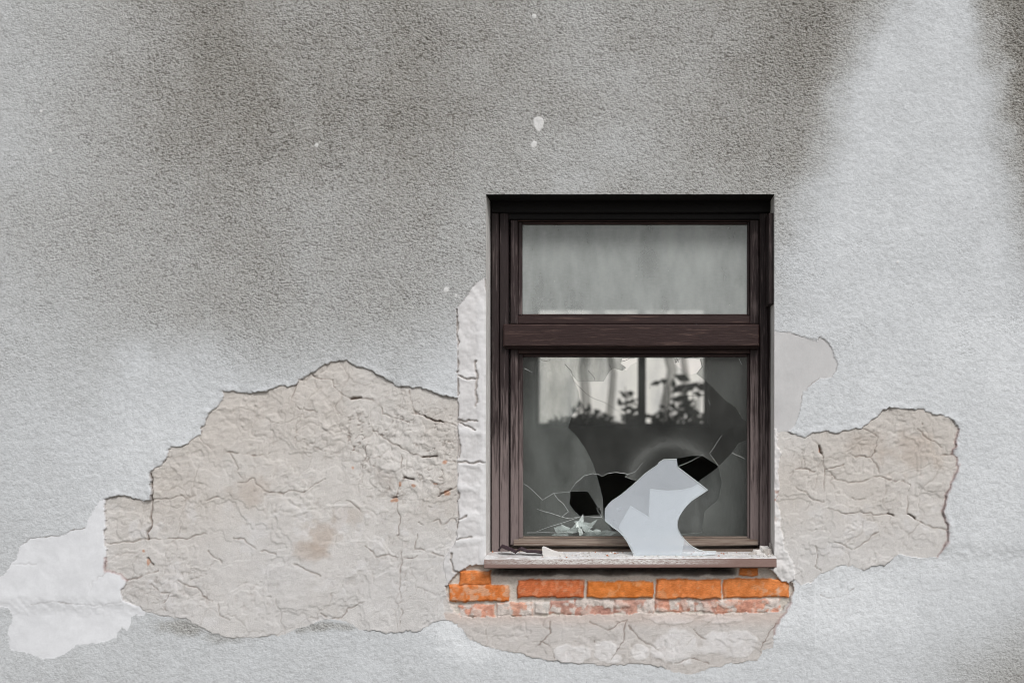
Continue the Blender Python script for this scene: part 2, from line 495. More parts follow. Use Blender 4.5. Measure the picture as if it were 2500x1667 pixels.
CONE = [(2180,-60),(2165,30),(2105,95),(2062,170),(2032,260),(2012,350),(1990,430),(1955,520),(1915,600),(1880,690),(1880,800),(2560,800),(2560,660),(2500,600),(2478,520),(2462,400),(2445,240),(2418,110),(2395,0),(2385,-60)]
sdc = poly_sd(X + (fbm(X, Y, 60, 4, 16) - .5) * 60, Y + (fbm(X, Y, 60, 4, 17) - .5) * 60, CONE, 110)
soft = 74 + 30 * smooth(200, 700, Y)
ck_ = 1 - smooth(-soft, soft, sdc)
inw = smooth(1855, 1900, X) * (1 - smooth(640, 800, Y))
dside = np.where(X > 2250, 116 + 24 * smooth(250, 640, Y), np.minimum(base, 134 + 40 * smooth(350, 650, Y)))
base = base * (1 - inw) + (dside * (1 - ck_) + (203 + 3 * smooth(200, 600, Y)) * ck_) * inw
base += (fbm(X, Y, 90, 4, 13) - .5) * 13 + (fbm(X * 2.2, Y * .7, 60, 3, 14) - .5) * 6
def blob(cx, cy, rx, ry, k, n=0.5):
    d = np.sqrt(((X - cx) / rx) ** 2 + ((Y - cy) / ry) ** 2) + (fbm(X, Y, 34, 4, 15) - .5) * 2 * n
    return k * (1 - smooth(0.35, 1.1, d))
for b in [(445,1532,75,26,-52),(540,1556,60,16,-30),(770,1530,60,22,-46),(835,1528,40,16,-42),(1300,310,10,10,0),
          (1150,1590,110,40,14),(1090,1530,60,40,14),(2090,1480,190,90,8),(1420,450,80,40,10),(330,880,60,60,10)]:
    base += blob(*b)
base = np.clip(base + 21 * (1 - smooth(135, 208, base)), 70, 222)
dark = 1 - smooth(135, 208, base)
col = np.stack([base, base, base], -1)
col[..., 0] += 3.0 * dark - 2.6 * (1 - dark); col[..., 1] += 0.8 * dark + 1.0 * (1 - dark); col[..., 2] += -4.5 * dark + 4.6 * (1 - dark)
# drips of filler above the window
fill = np.minimum(poly_sd(X, Y, [(1303,296),(1306,290),(1316,288),(1325,291),(1328,300),(1325,314),(1319,320),(1316,324),(1309,318),(1304,308)], 20),
                  np.minimum(np.hypot(X - 1305, Y - 355) - 8 - (fbm(X, Y, 8, 2, 3) - .5) * 10, np.hypot(X - 1304, Y - 43) - 5))
for (fx, fy, fr) in ((773,357,4),(1090,708,6),(1114,722,3),(126,370,4),(104,274,3),(2190,640,2)):
    fill = np.minimum(fill, np.hypot(X - fx, Y - fy) - fr + (fbm(X, Y, 6, 2, 4) - .5) * 3)
fm = (1 - smooth(-1, 2, fill))[..., None]
col = col * (1 - fm) + np.array([214, 214, 214]) * fm
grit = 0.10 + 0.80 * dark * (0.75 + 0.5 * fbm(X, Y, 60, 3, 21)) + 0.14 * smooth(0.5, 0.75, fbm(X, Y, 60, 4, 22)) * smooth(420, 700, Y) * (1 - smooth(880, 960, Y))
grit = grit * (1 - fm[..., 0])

# --- relief
thk = np.where(X < 1925, 1 - .93 * smooth(1450, 1505, Y + wob * 2), 1 - .93 * smooth(1322, 1372, Y + wob * 2))
thk = np.where((X > 1830) & (X < 1990), np.maximum(thk, .45 * (1 - smooth(1560, 1600, Y))), thk)
H = 0.0005 + 0.0082 * thk + (fbm(X, Y, 180, 3, 31) - .5) * 0.005 + (vn(XC, YC, 9, 32) - .5) * 0.0016
H = H + fm[..., 0] * 0.002
edge = np.clip(1 - np.minimum(np.minimum(np.abs(sd_bl), np.abs(sd_br)), np.abs(sd_bot)) / 16, 0, 1)
H = H + edge * thk * ((fbm(X, Y, 22, 3, 33) - .5) * .014 + .002)
rough_alb = col.copy()

# bare lime plaster
wr = fbm(XC + Y * .35, YC * 1.7, 70, 5, 41, 0.58)
ridge = 1 - np.abs(2 * fbm(XC, YC * 1.5 + X * .3, 46, 4, 42, 0.6) - 1)
Hb = (wr - .5) * 0.0085 + (ridge - .7) * 0.0035 * smooth(0.4, 0.62, fbm(X, Y, 210, 3, 43)) + (fbm(X, Y, 8, 2, 44) - .5) * .0012
RF = (.12 + .72 * smooth(.42, .66, fbm(X, Y, 150, 3, 49))) * (1 - .45 * smooth(1220, 1320, Y))
terr_n = fbm(X, Y, 120, 5, 64, .55)
Hb = Hb * RF + .0022 * smooth(.485, .497, terr_n) + .0018 * smooth(.57, .58, terr_n) + .0015 * smooth(.41, .42, fbm(XC, YC, 80, 4, 65))
bcol = np.stack([np.full_like(X, v) for v in (205, 202, 199)], -1)
tb = smooth(0.3, 0.7, fbm(X, Y, 190, 4, 45))[..., None]
bcol = bcol * (1 - tb) + np.array([199, 194, 189]) * tb
grey = (smooth(1180, 1420, Y) * (0.4 + 0.6 * fbm(X, Y, 120, 3, 46)))[..., None]
bcol = bcol * (1 - grey) + np.array([203, 202, 202]) * grey
for (cx_, cy_, rx_, ry_, k) in ((790,1312,50,46,.42),(760,1350,66,28,.36),(842,1262,40,34,.22),(2230,1110,70,70,.30),(2120,1080,60,40,.18),(610,1200,60,40,.25)):
    d = np.sqrt(((X - cx_) / rx_) ** 2 + ((Y - cy_) / ry_) ** 2) + (fbm(X, Y, 30, 4, 47) - .5) * 1.2
    a = (k * (1 - smooth(.3, 1.15, d)))[..., None]
    bcol = bcol * (1 - a) + np.array([168, 150, 136]) * a
eff = smooth(.60, .72, fbm(X, Y, 46, 4, 48)) * smooth(1150, 1300, Y)       # lime bloom
bcol = bcol * (1 - .5 * eff[..., None]) + np.array([214, 213, 214]) * .5 * eff[..., None]

CR = [
 [(492,1067),(500,1084),(533,1104),(560,1107),(575,1130),(593,1167)],[(560,1107),(583,1105),(633,1115),(660,1105)],
 [(580,1179),(620,1169),(630,1182),(653,1200),(690,1204),(707,1194),(740,1200),(767,1180),(797,1169)],
 [(373,1220),(443,1209),(460,1222),(490,1224),(533,1214)],[(263,1324),(320,1322),(360,1314),(400,1314),(457,1315),(500,1300)],
 [(507,1344),(527,1360),(543,1377)],[(567,1312),(593,1317),(627,1340),(673,1354)],
 [(763,916),(777,924),(810,926),(813,944),(840,961),(857,974),(883,971),(913,977),(927,984),(933,1011),(960,1021),(990,1027)],
 [(723,941),(712,984),(733,1001),(773,1003)],[(1002,954),(1002,974),(1013,1007),(1040,1017),(1080,1032),(1113,1036)],
 [(907,1051),(950,1074),(967,1087),(1000,1104),(1033,1116),(1067,1116),(1072,1091)],[(1067,1116),(1113,1127)],
 [(977,1111),(983,1144),(987,1164),(1013,1174)],[(987,1164),(970,1210)],[(1053,1174),(1070,1184),(1077,1204),(1100,1191),(1115,1189)],
 [(970,1231),(977,1271),(970,1307)],[(797,1201),(820,1221),(857,1227),(890,1251)],[(850,1074),(853,1097),(883,1107),(900,1087)],
 [(1018,1277),(1037,1289),(1067,1271),(1080,1284),(1103,1266),(1115,1267)],[(982,1347),(980,1391),(977,1427),(980,1497),(978,1542)],
 [(987,1361),(997,1364),(1020,1356)],[(783,1497),(807,1511),(833,1504),(847,1484),(887,1471)],[(1020,1304),(1013,1341),(1050,1347),(1083,1354)],
 [(893,1331),(920,1357),(947,1354),(970,1362)],[(717,1377),(783,1404)],[(313,1416),(357,1401),(390,1391)],
 [(373,1424),(390,1444),(417,1447),(400,1477),(407,1487)],[(437,1417),(480,1434),(493,1454),(520,1467)],[(533,1474),(537,1501),(563,1512)],
 [(1983,1072),(1999,1091),(2009,1104),(2011,1144),(2009,1187),(2008,1224)],[(2074,1107),(2086,1114),(2106,1112),(2129,1114),(2138,1101),(2143,1064),(2104,1046)],
 [(2013,1146),(2059,1134)],[(2023,1152),(2053,1174),(2099,1177),(2149,1162),(2183,1174),(2216,1176),(2226,1184)],[(2229,1006),(2249,1021),(2251,1041)],
 [(2239,1046),(2263,1067),(2298,1092)],[(2323,1109),(2296,1112)],[(2129,1114),(2149,1154)],[(1943,1187),(1966,1201),(1983,1219),(2008,1224)],
 [(2019,1239),(2063,1256),(2096,1247),(2133,1257),(2169,1252),(2183,1256),(2216,1254),(2236,1266),(2283,1287),(2311,1292)],
 [(2226,1184),(2216,1211),(2216,1254)],[(2036,1324),(2086,1341),(2116,1321),(2143,1294)],[(1989,1332),(1994,1357),(1989,1381),(2006,1394)],
 [(1940,1146),(1966,1140),(1990,1150)],[(2077,1212),(2090,1220),(2110,1216)],
 [(1346,1514),(1344,1544),(1316,1577)],[(1533,1514),(1523,1537),(1519,1564),(1493,1611)],[(1536,1527),(1569,1564),(1609,1587)],[(1452,1554),(1455,1568)],
 [(1693,1537),(1723,1561)],[(1649,1617),(1696,1604),(1733,1621)],[(1896,1521),(1863,1571),(1859,1594)],[(1320,1565),(1349,1585),(1355,1610)],
 [(1440,1515),(1480,1535),(1533,1514)]]
CR_DEEP = [[(855,973),(870,971),(884,970)],[(958,1214),(968,1214)],[(1040,1016),(1080,1032)],[(1033,1116),(1067,1116)],[(368,1157),(372,1220),(370,1280),(362,1300),(362,1314)],
 [(363,1360),(370,1372),(377,1377)],[(1072,1210),(1100,1191)],[(2000,1092),(2009,1104)],[(985,1164),(1012,1174)],[(2166,1250),(2180,1257)],[(2218,1256),(2232,1264)]]
CR_THIN = [[(77,1474),(127,1467),(213,1476),(273,1476),(297,1467)],[(260,1399),(227,1421),(218,1444)],[(20,1397),(33,1371),(50,1351),(53,1331),(73,1316),(100,1312),(133,1307),(153,1306),(187,1289),(210,1287)],
 [(1111,255),(1109,330),(1106,440)],[(1999,1451),(2033,1464),(2059,1454),(2086,1437)],[(1150,1537),(1200,1549),(1233,1556),(1287,1554)],[(33,1376),(93,1376)]]
for b_ in (BARE_L[:54], BARE_R[1:32], PATCH_R[:17], ):
    CR_THIN.append(b_)
dcr = line_d(XC, YC, CR); dd = line_d(XC, YC, CR_DEEP); dt = line_d(XW, YW, CR_THIN)
vary = 0.45 + 1.1 * fbm(X, Y, 40, 3, 51)
crack = np.clip(1 - dcr / (2.1 * vary), 0, 1) * smooth(.3, .5, fbm(X, Y, 30, 2, 52) + .12); deep = np.clip(1.05 - dd / (3.0 * vary), 0, 1); thin = np.clip(1 - dt / 1.8, 0, 1)
# finer crazing between the traced cracks
cz = np.abs(fbm(XC, YC, 85, 4, 53, .55) - .5)
craze = (1 - smooth(0.0, 0.012, cz)) * smooth(.5, .62, fbm(X, Y, 130, 3, 54))
# step of the slabs either side of cracks, small pits
pits = smooth(.74, .82, vn(XC, YC, 9, 61)) * smooth(.52, .66, fbm(X, Y, 110, 3, 62))

# crumbly zone beside the jamb, joined-up shrinkage cracks
def voro(X, Y, cell, seed):
    gx_, gy_ = np.floor(X / cell).astype(int), np.floor(Y / cell).astype(int)
    f1 = np.full(X.shape, 1e9, np.float32); f2 = f1.copy()
    for a in (-1, 0, 1):
        for b in (-1, 0, 1):
            cx_, cy_ = gx_ + a, gy_ + b
            d = np.hypot((cx_ + TAB[(cx_ + seed) & 511, cy_ & 511]) * cell - X, (cy_ + TAB[cy_ & 511, (cx_ + 91 + seed) & 511]) * cell - Y)
            f2 = np.minimum(f2, np.maximum(f1, d)); f1 = np.minimum(f1, d)
    return f2 - f1
XV, YV = X + (fbm(X, Y, 70, 4, 201) - .5) * 90, Y + (fbm(X, Y, 70, 4, 202) - .5) * 90
vcr = np.clip(1 - voro(XV, YV, 150, 5) / (3.2 * vary), 0, 1) * smooth(.42, .56, fbm(X, Y, 100, 3, 203))
vfine = np.clip(1 - voro(XV, YV, 52, 9) / 3.0, 0, 1)
crumbz = np.clip(np.exp(-(((X - 1000) / 150) ** 2 + ((Y - 1110) / 105) ** 2)) * 1.3 + .7 * np.exp(-(((X - 830) / 190) ** 2 + ((Y - 1050) / 60) ** 2)) + .6 * np.exp(-(((X - 1960) / 50) ** 2 + ((Y - 1150) / 80) ** 2)) + .6 * np.exp(-(((X - 420) / 130) ** 2 + ((Y - 1420) / 60) ** 2)) + .5 * np.exp(-(((X - 990) / 60) ** 2 + ((Y - 1400) / 50) ** 2)), 0, 1)
cr2 = 1 - np.abs(2 * fbm(XC + Y * .25, YC * 1.5, 24, 3, 204, .6) - 1)
cdark = smooth(.90, .985, cr2) * smooth(.45, .6, fbm(X, Y, 34, 2, 205)) * crumbz
# bricks
rows = [(1123,1195,1394,1427,'o'),(1809,1850,1386,1404,'o'),
 (1097,1240,1429,1466,'o'),(1265,1424,1416,1456,'o'),(1436,1592,1420,1458,'o'),(1603,1759,1415,1460,'o'),(1768,1924,1414,1456,'o'),
 (1120,1205,1477,1504,'p'),(1215,1300,1471,1501,'p'),(1308,1338,1470,1496,'w'),(1343,1403,1467,1497,'r'),(1406,1496,1464,1499,'r'),(1501,1594,1466,1496,'r'),(1600,1693,1463,1492,'p'),(1697,1744,1465,1492,'r'),(1748,1903,1464,1494,'p')]
Hk = -0.010 + (fbm(X, Y, 14, 3, 71) - .5) * .006
kcol = np.stack([np.full_like(X, v) for v in (205, 199, 191)], -1) + ((fbm(X, Y, 20, 3, 72) - .5) * 20)[..., None]
BXw, BYw = X + (fbm(X, Y, 18, 4, 73) - .5) * 9, Y + (fbm(X, Y, 18, 4, 74) - .5) * 9
pal = {'o': [(219,132,76),(222,136,78),(217,127,70),(206,116,74),(219,130,66)], 'p': [(212,164,144),(206,152,132)], 'r': [(194,152,138),(188,144,130)], 'w': [(206,202,198)]}
rr_ = random.Random(5)
for i, (x0, x1, y0, y1, t) in enumerate(rows):
    d = np.maximum(np.maximum(x0 - 3 - BXw, BXw - x1 - 3), np.maximum(y0 - 2 - BYw, BYw - y1 - 3))
    q = 1 - smooth(-4.5, 0.5, d)
    top = {'o': 0.004, 'p': -0.003, 'r': -0.005, 'w': 0.0}[t] + rr_.uniform(-.003, .003)
    Hk = np.where(q > 0, Hk * (1 - q) + (top + (fbm(X, Y, 12, 3, 75 + i) - .5) * (.003 if t == 'o' else .008)) * q, Hk)
    c = np.array(pal[t][i % len(pal[t])], dtype=np.float32)
    cc = c[None, None, :] + ((fbm(X, Y, 13, 4, 90 + i) - .5) * 50)[..., None] * np.array([1.0, .9, .75])
    du = (smooth(.60, .72, fbm(X, Y, 17, 4, 300 + i)) * .28)[..., None]
    cc = cc * (1 - du) + np.array([214, 190, 172]) * du
    if t in 'pr':
        e = smooth(.48, .62, fbm(X, Y, 22, 4, 110 + i))[..., None]
        cc = cc * (1 - e) + np.array([212, 202, 196]) * e
    elif i == 2 or i == 6:
        e = (smooth(.54, .66, fbm(X, Y, 20, 3, 110)) * (.75 if i == 2 else smooth(1850, 1880, X)))[..., None]
        cc = cc * (1 - e) + np.array([218, 176, 150]) * e
    q2 = (1 - smooth(-2, 1, d))[..., None]
    kcol = kcol * (1 - q2) + cc * q2
wash = smooth(.50, .66, fbm(X, Y, 30, 4, 130)) * smooth(1450, 1475, Y)
kcol = kcol * (1 - .6 * wash[..., None]) + np.array([216, 206, 200]) * .6 * wash[..., None]
Hk += .005 * wash
cav = smooth(1195, 1215, X) * (1 - smooth(1775, 1800, X)) * (1 - smooth(1398, 1406, Y + (fbm(X, Y, 30, 3, 76) - .5) * 10))
Hk -= .2 * cav

# jamb repair over whitewashed brick
Hj = 0.006 + (fbm(X, Y, 30, 4, 140) - .5) * .004
jl = [[(1119,917),(1160,927)],[(1163,882),(1165,988)],[(1120,1023),(1163,1028)],[(1120,1027),(1160,1050)],[(1120,1126),(1182,1128)],[(1120,1062),(1122,1115)],[(1118,1264),(1140,1258)],[(1116,1318),(1150,1310)],[(1117,756),(1117,1310)],[(1185,684),(1190,712)],[(1103,1350),(1105,1390),(1120,1396)]]
dj = line_d(XC, YC, jl); gj = np.clip(1 - dj / (1.5 + 4 * fbm(X, Y, 16, 3, 145)), 0, 1)
Hj -= gj * .010
lumps = line_d(XC, YC, [[(1175,740),(1178,1000),(1182,1380)],[(1120,1190),(1182,1192)],[(1125,1052),(1182,1056)],[(1120,1128),(1180,1130)],[(1122,918),(1180,912)],[(1118,1262),(1180,1256)],[(1118,1322),(1178,1316)],[(1172,880),(1176,985)]])
lm = np.clip(1.3 - lumps / (5 + 14 * fbm(X, Y, 16, 3, 143)), 0, 1)
Hj += lm * .0035 + (fbm(X, Y, 12, 3, 144) - .5) * .003
jcol = np.stack([np.full_like(X, v) for v in (209, 208, 209)], -1) + ((fbm(X, Y, 36, 4, 141) - .5) * 26)[..., None]
jcol = jcol * (1 - lm[..., None] * .7) + np.array([224, 224, 226]) * lm[..., None] * .7
jcol = jcol * (1 - .55 * gj[..., None]) + np.array([120, 108, 98]) * .55 * gj[..., None]

# assemble height and albedo
ALB = rough_alb
def put(k, h, c):
    global H, ALB
    m = lab == k
    H = np.where(m, h, H); ALB = np.where(m[..., None], c, ALB)
dirt = np.clip(.40 * crack + .62 * deep + .08 * craze + .06 * pits + .14 * vcr + .30 * cdark + .12 * vfine * crumbz, 0, .9)[..., None]
crust = np.array([92, 76, 66])
bare_c = bcol * (1 - dirt) + crust * dirt
bare_h = Hb - .004 * crack - .011 * deep - .001 * craze - .001 * pits - .002 * vcr - .004 * cdark + (fbm(XC, YC, 15, 3, 206) - .5) * .009 * crumbz - .003 * vfine * crumbz + (fbm(X + Y * .4, Y * 1.6, 20, 4, 207) - .5) * .0036 * RF
orange = np.zeros_like(X)
for (ox, oy, rx, ry) in ((862,1142,4,5),(1010,1185,8,5),(965,1221,10,6),(1092,1202,9,9),(1087,1128,7,5),(352,1343,4,4),(363,1372,4,8),(1063,1180,8,3),(977,1180,4,7),(2000,1098,2,7)):
    orange = np.maximum(orange, 1 - smooth(.6, 1.1, np.hypot((X - ox) / rx, (Y - oy) / ry) + (fbm(X, Y, 7, 2, 63) - .5)))
bare_c = bare_c * (1 - .6 * orange[..., None]) + np.array([184, 128, 98]) * .6 * orange[..., None]
put(BL, bare_h, bare_c); put(BR, bare_h + .001, bare_c)
wc = np.stack([np.full_like(X, v) for v in (219, 221, 225)], -1) + ((fbm(X, Y, 70, 4, 150) - .5) * 14)[..., None]
put(WH, 0.0005 + 0.008 * thk + (fbm(X, Y, 50, 3, 151) - .5) * .004, wc)
bt = np.zeros_like(X)
for (cx_, cy_, rx_, ry_) in ((1397,1594,50,24),(1482,1590,34,24),(1646,1577,62,40),(1785,1570,84,32),(1500,1606,30,14),(1560,1590,26,22),(1640,1510,60,12),(1760,1512,50,10)):
    bt = np.maximum(bt, 1 - smooth(.86, 1.06, np.sqrt(((X - cx_) / rx_) ** 2 + ((Y - cy_) / ry_) ** 2) + (fbm(X, Y, 34, 4, 160) - .5) * .9))
bt *= .6 + .8 * (fbm(X, Y, 14, 3, 161) - .2)
bt = np.clip(bt, 0, 1)[..., None]
btc = (bare_c * .5 + np.array([192, 186, 182]) * .5) * (1 - bt * .8) + np.array([222, 221, 222]) * bt * .8
btc = btc * (1 - dirt * .8) + crust * dirt * .8
pink = (smooth(1490, 1500, Y) * (1 - smooth(1500, 1540, Y)))[..., None] * .4
btc = btc * (1 - pink) + np.array([214, 190, 178]) * pink
put(BOT, bare_h * .8 + .002 * bt[..., 0], btc)
pc = np.stack([np.full_like(X, v) for v in (196, 196, 197)], -1) + ((fbm(X, Y, 60, 4, 170) - .5) * 12)[..., None]
put(PR, .0062 + (fbm(X, Y, 50, 3, 171) - .5) * .002, pc)
put(JB, Hj, jcol)
put(BK, Hk, kcol)
sc = np.stack([np.full_like(X, v) for v in (214, 213, 213)], -1) + ((fbm(X, Y, 24, 4, 180) - .5) * 34)[..., None]
rust = (smooth(.60, .7, fbm(X, Y, 18, 3, 181)) * np.exp(-((Y - 1225) / 30) ** 2))[..., None]
sc = sc * (1 - rust) + np.array([140, 98, 82]) * rust
put(ST, .010 + (fbm(X, Y, 22, 4, 182) - .5) * .018, sc)
# broken edges: upper lip shadow painted dark, soil and brick dust on right-hand breaks
th = (thin * np.where(lab == ROUGH, .24, .20) * (.3 + 1.6 * smooth(.35, .7, fbm(X, Y, 38, 3, 190))))[..., None]
ALB = ALB * (1 - th) + np.array([96, 84, 78]) * th
H = H - .0015 * thin
redge = np.clip(1 - line_d(XW, YW, [[(2341,1046),(2334,1071),(2328,1094),(2323,1109),(2336,1117),(2338,1144),(2326,1167),(2316,1197),(2306,1224),(2298,1246),(2311,1277),(2314,1321),(2291,1357)],[(1933,1467),(1919,1494),(1899,1514),(1891,1544)],[(258,1361),(260,1394),(277,1396),(293,1401),(312,1416)]]) / 5.0, 0, 1)[..., None]
ALB = ALB * (1 - .42 * redge) + np.array([136, 102, 98]) * .42 * redge
# no torn plaster outside the traced area
A = nlin(np.clip(ALB, 5, 240)).astype(np.float32)

# vertices and faces
ny, nx = X.shape
VW = np.stack([CX + (X - VX) * S, -H, CZ - (Y - VY) * S], -1).reshape(-1, 3).astype(np.float32)
cxm = (gx[:-1] + gx[1:]) / 2; cym = (gy[:-1] + gy[1:]) / 2
CXM, CYM = np.meshgrid(cxm, cym)
hole = (CXM > OL) & (CXM < OR_) & (CYM > OT) & (CYM < OB)
flab = lab[:-1, :-1]
ii = (np.arange(ny - 1)[:, None] * nx + np.arange(nx - 1)[None, :])
quads = np.stack([ii + nx, ii + nx + 1, ii + 1, ii], -1)

wall = thing("plaster_wall", (0, 0, -0.02), "sooty grey roughcast house wall with broken plaster and bare bricks round the window", "wall", kind='thing')
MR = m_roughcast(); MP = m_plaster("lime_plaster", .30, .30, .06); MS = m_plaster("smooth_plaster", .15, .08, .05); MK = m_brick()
def wall_part(name, labels, mat, region=None, label=None):
    m = np.isin(flab, labels) & ~hole
    if region is not None: m &= region
    q = quads[m]
    if len(q) == 0: return None
    idx, inv = np.unique(q.ravel(), return_inverse=True)
    me = bpy.data.meshes.new(name)
    nq = len(q)
    me.vertices.add(len(idx)); me.loops.add(nq * 4); me.polygons.add(nq)
    co = VW[idx].copy(); co[:, 2] += 0.02
    me.vertices.foreach_set('co', co.ravel())
    me.loops.foreach_set('vertex_index', inv.astype(np.int32).ravel())
    me.polygons.foreach_set('loop_start', np.arange(0, nq * 4, 4, dtype=np.int32))
    me.polygons.foreach_set('use_smooth', np.ones(nq, dtype=bool))
    me.update(calc_edges=True)
    a = me.attributes.new("albedo", 'FLOAT_COLOR', 'POINT')
    a.data.foreach_set('color', np.concatenate([A.reshape(-1, 3)[idx], np.ones((len(idx), 1), np.float32)], 1).ravel())
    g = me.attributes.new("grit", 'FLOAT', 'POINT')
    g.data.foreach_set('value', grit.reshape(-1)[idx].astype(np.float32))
    me.materials.append(mat)
    o = link(bpy.data.objects.new(name, me), wall)
    if label: o["label"] = label
    return o
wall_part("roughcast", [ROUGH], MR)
wall_part("bare_plaster", [BL], MP, label="large bare cracked plaster area beside the window's left jamb")
wall_part("bare_plaster", [BR], MP, label="bare cracked plaster area with a dark broken upper edge beside the right jamb")
wall_part("bare_plaster", [BOT], MP, label="bare mottled plaster area under the exposed bricks")
wall_part("smooth_patch", [WH], MS, label="smooth white repair patch in the lower left corner")
wall_part("smooth_patch", [PR], MS, label="smooth grey repair patch beside the right jamb")
wall_part("smooth_patch", [JB], MS, label="whitewashed strip of covered bricks along the left jamb")
wall_part("mortar_edge", [ST], MS)
wall_part("exposed_brickwork", [BK], MK)

# reveal: plaster sides and head of the opening, following the torn edge of the wall
iL, iR = int(np.argmin(abs(gx - OL))), int(np.argmin(abs(gx - OR_)))
jT, jB = int(np.argmin(abs(gy - OT))), int(np.argmin(abs(gy - OB)))
MREV = m_plain("reveal_plaster", lin(226, 224, 221), .95, 14, .18, .3)
def reveal(pts, name, flip, mat=None):
    b = MB(); n = len(pts)
    dep = [None, 0.03, 0.10, 0.22, 0.34]
    vs = []
    for d in dep:
        vs += [(p[0], p[1] if d is None else d, p[2]) for p in pts]
    fs = []
    for r in range(len(dep) - 1):
        for i in range(n - 1):
            a, b2, c, d2 = r * n + i, r * n + i + 1, (r + 1) * n + i + 1, (r + 1) * n + i
            fs.append((a, b2, c, d2) if flip else (d2, c, b2, a))
    b.mesh(vs, fs)
    return b.build(name, mat or MREV, wall, smooth=True)
VG = VW.reshape(ny, nx, 3)
reveal([tuple(p) for p in VG[jT:jB + 1, iL]], "reveal_side", True)
reveal([tuple(p) for p in VG[jT:jB + 1, iR]], "reveal_side", False)
MREVH = m_plain("soot_shade_soffit", (.012, .011, .010), .9, 14, .3)  # sooty board, its black also carries the soffit's shade
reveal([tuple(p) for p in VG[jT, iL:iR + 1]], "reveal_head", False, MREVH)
reveal([tuple(p) for p in VG[jB, iL:iR + 1]], "reveal_base", True)

# ------------------------------------------------------------------ the room behind
ROOM_D = 4.2
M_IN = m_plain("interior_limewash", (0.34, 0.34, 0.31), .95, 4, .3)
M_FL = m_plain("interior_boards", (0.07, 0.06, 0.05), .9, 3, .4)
room = thing("room", (0.4, 0.5, 0.4), "dim bare room behind the broken window", "room", kind='structure')
X0, X1, ZF, ZC = -1.9, 3.0, 0.4, 3.3
ax0, ax1 = P(OL, 0, 0).x, P(OR_, 0, 0).x
az0, az1 = P(0, OB, 0).z, P(0, OT, 0).z
b = MB()                                        # inside face of the front wall, open at the window
for (x0, x1, z0, z1) in ((X0, ax0, ZF, ZC), (ax1, X1, ZF, ZC), (ax0, ax1, ZF, az0), (ax0, ax1, az1, ZC)):
    b.box(x0, x1, 0.34, 0.46, z0, z1)
b.build("front_wall", M_IN, room)
yb = 0.46 + ROOM_D
fw0, fw1 = P(1303, 1042, yb), P(1731, 742, yb)
b = MB()
for (x0, x1, z0, z1) in ((X0, fw0.x, ZF, ZC), (fw1.x, X1, ZF, ZC), (fw0.x, fw1.x, ZF, fw0.z), (fw0.x, fw1.x, fw1.z, ZC)):
    b.box(x0, x1, yb, yb + 0.35, z0, z1)
b.build("back_wall", M_IN, room)
for sx in (X0, X1):
    b = MB(); b.box(sx - 0.15 if sx == X0 else sx, sx if sx == X0 else sx + 0.15, 0.34, yb + 0.35, ZF - .1, ZC); b.build("side_wall", M_IN, room)
b = MB(); b.box(X0 - .15, X1 + .15, 0.34, yb + .35, ZC, ZC + .2); b.build("ceiling", M_IN, room)
b = MB(); b.box(X0, X1, 0.34, yb + .35, ZF - .1, ZF); b.build("floor", M_FL, room)

# ------------------------------------------------------------------ the broken window
M_WV = m_wood("weathered_stile", True, (0.034, 0.023, 0.023), -0.06, 0.34)
M_WVD = m_wood("dark_casing", True, (0.030, 0.021, 0.021), -0.08, 0.30)
M_WH = m_wood("weathered_rail", False, (0.036, 0.020, 0.019), -0.09, -0.02, worn=(.20, .13, .11))
M_WB = m_wood("sun_bleached_rail", False, (0.12, 0.080, 0.062), 0.0, 0.14, worn=(.30, .25, .21))
M_BLK = m_wood("soot_shade_head_board", False, (0.007, 0.006, 0.006), -0.4, -0.4)  # dark sooty wood with the recess shade put into its colour
win = thing("window", P(1538, 1386, 0.1), "dark brown wooden window with smashed lower panes in the grey wall", "window", kind='thing')

b = MB()                                        # casing nailed into the reveal
b.pbox(1200, 1217.5, 520, 1352, .10, .34, 0)
b.pbox(1219.5, 1241, 520, 1352, .112, .34, 0)
b.pbox(1877, 1889.5, 520, 742, .012, .34, 0); b.pbox(1877, 1887.5, 742.5, 1352, .10, .34, 0)
b.pbox(1855, 1875.5, 520, 1352, .112, .34, 0)
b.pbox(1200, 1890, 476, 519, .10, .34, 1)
b.pbox(1219.5, 1875.5, 519.5, 536, .118, .34, 1)
b.pbox(1242, 1854, 1339, 1353, .112, .34, 2)
b.build("casing", [M_WVD, M_BLK, M_WB], win)
b = MB()
b.pbox(1228, 1854, 791, 846, .082, .24, 0, .006)
b.pbox(1232, 1852, 846.5, 851, .10, .24, 0, .001)
b.build("transom_bar", M_WH, win)

def sash(x0, x1, y0, y1, px0, px1, py0, py1, dep, name, mats, bot=2):
    """stiles and rails around a pane opening, with an inner bead"""
    o = MB(); s = 5
    o.pbox(x0, px0 - 16 + s, y0, y1, dep, dep + .045, 0)
    o.pbox(px1 + 11 - s, x1, y0, y1, dep, dep + .045, 0)
    o.pbox(px0 - 16 + s, px1 + 11 - s, y0, py0 - 8, dep + .001, dep + .045, 1)
    o.pbox(px0 - 16 + s, px1 + 11 - s, py1 + 4, y1, dep + .001, dep + .045, bot)
    d2 = dep + .012
    o.pbox(px0 - 10.6, px0, py0 - 7.5, py1 + 3.5, d2, d2 + .03, 0, .004)
    o.pbox(px1, px1 + 5.6, py0 - 7.5, py1 + 3.5, d2, d2 + .03, 0, .004)
    o.pbox(px0 + .2, px1 - .2, py0 - 7.5, py0, d2 + .001, d2 + .03, 1, .004)
    o.pbox(px0 + .2, px1 - .2, py1 - .5, py1 + 3.5, d2 + .001, d2 + .03, bot, .002)
    return o.build(name, mats, win)
up = sash(1246, 1853, 536.5, 790.5, 1275, 1825, 548, 767, .124, "sash", [M_WV, M_WH, M_WH])
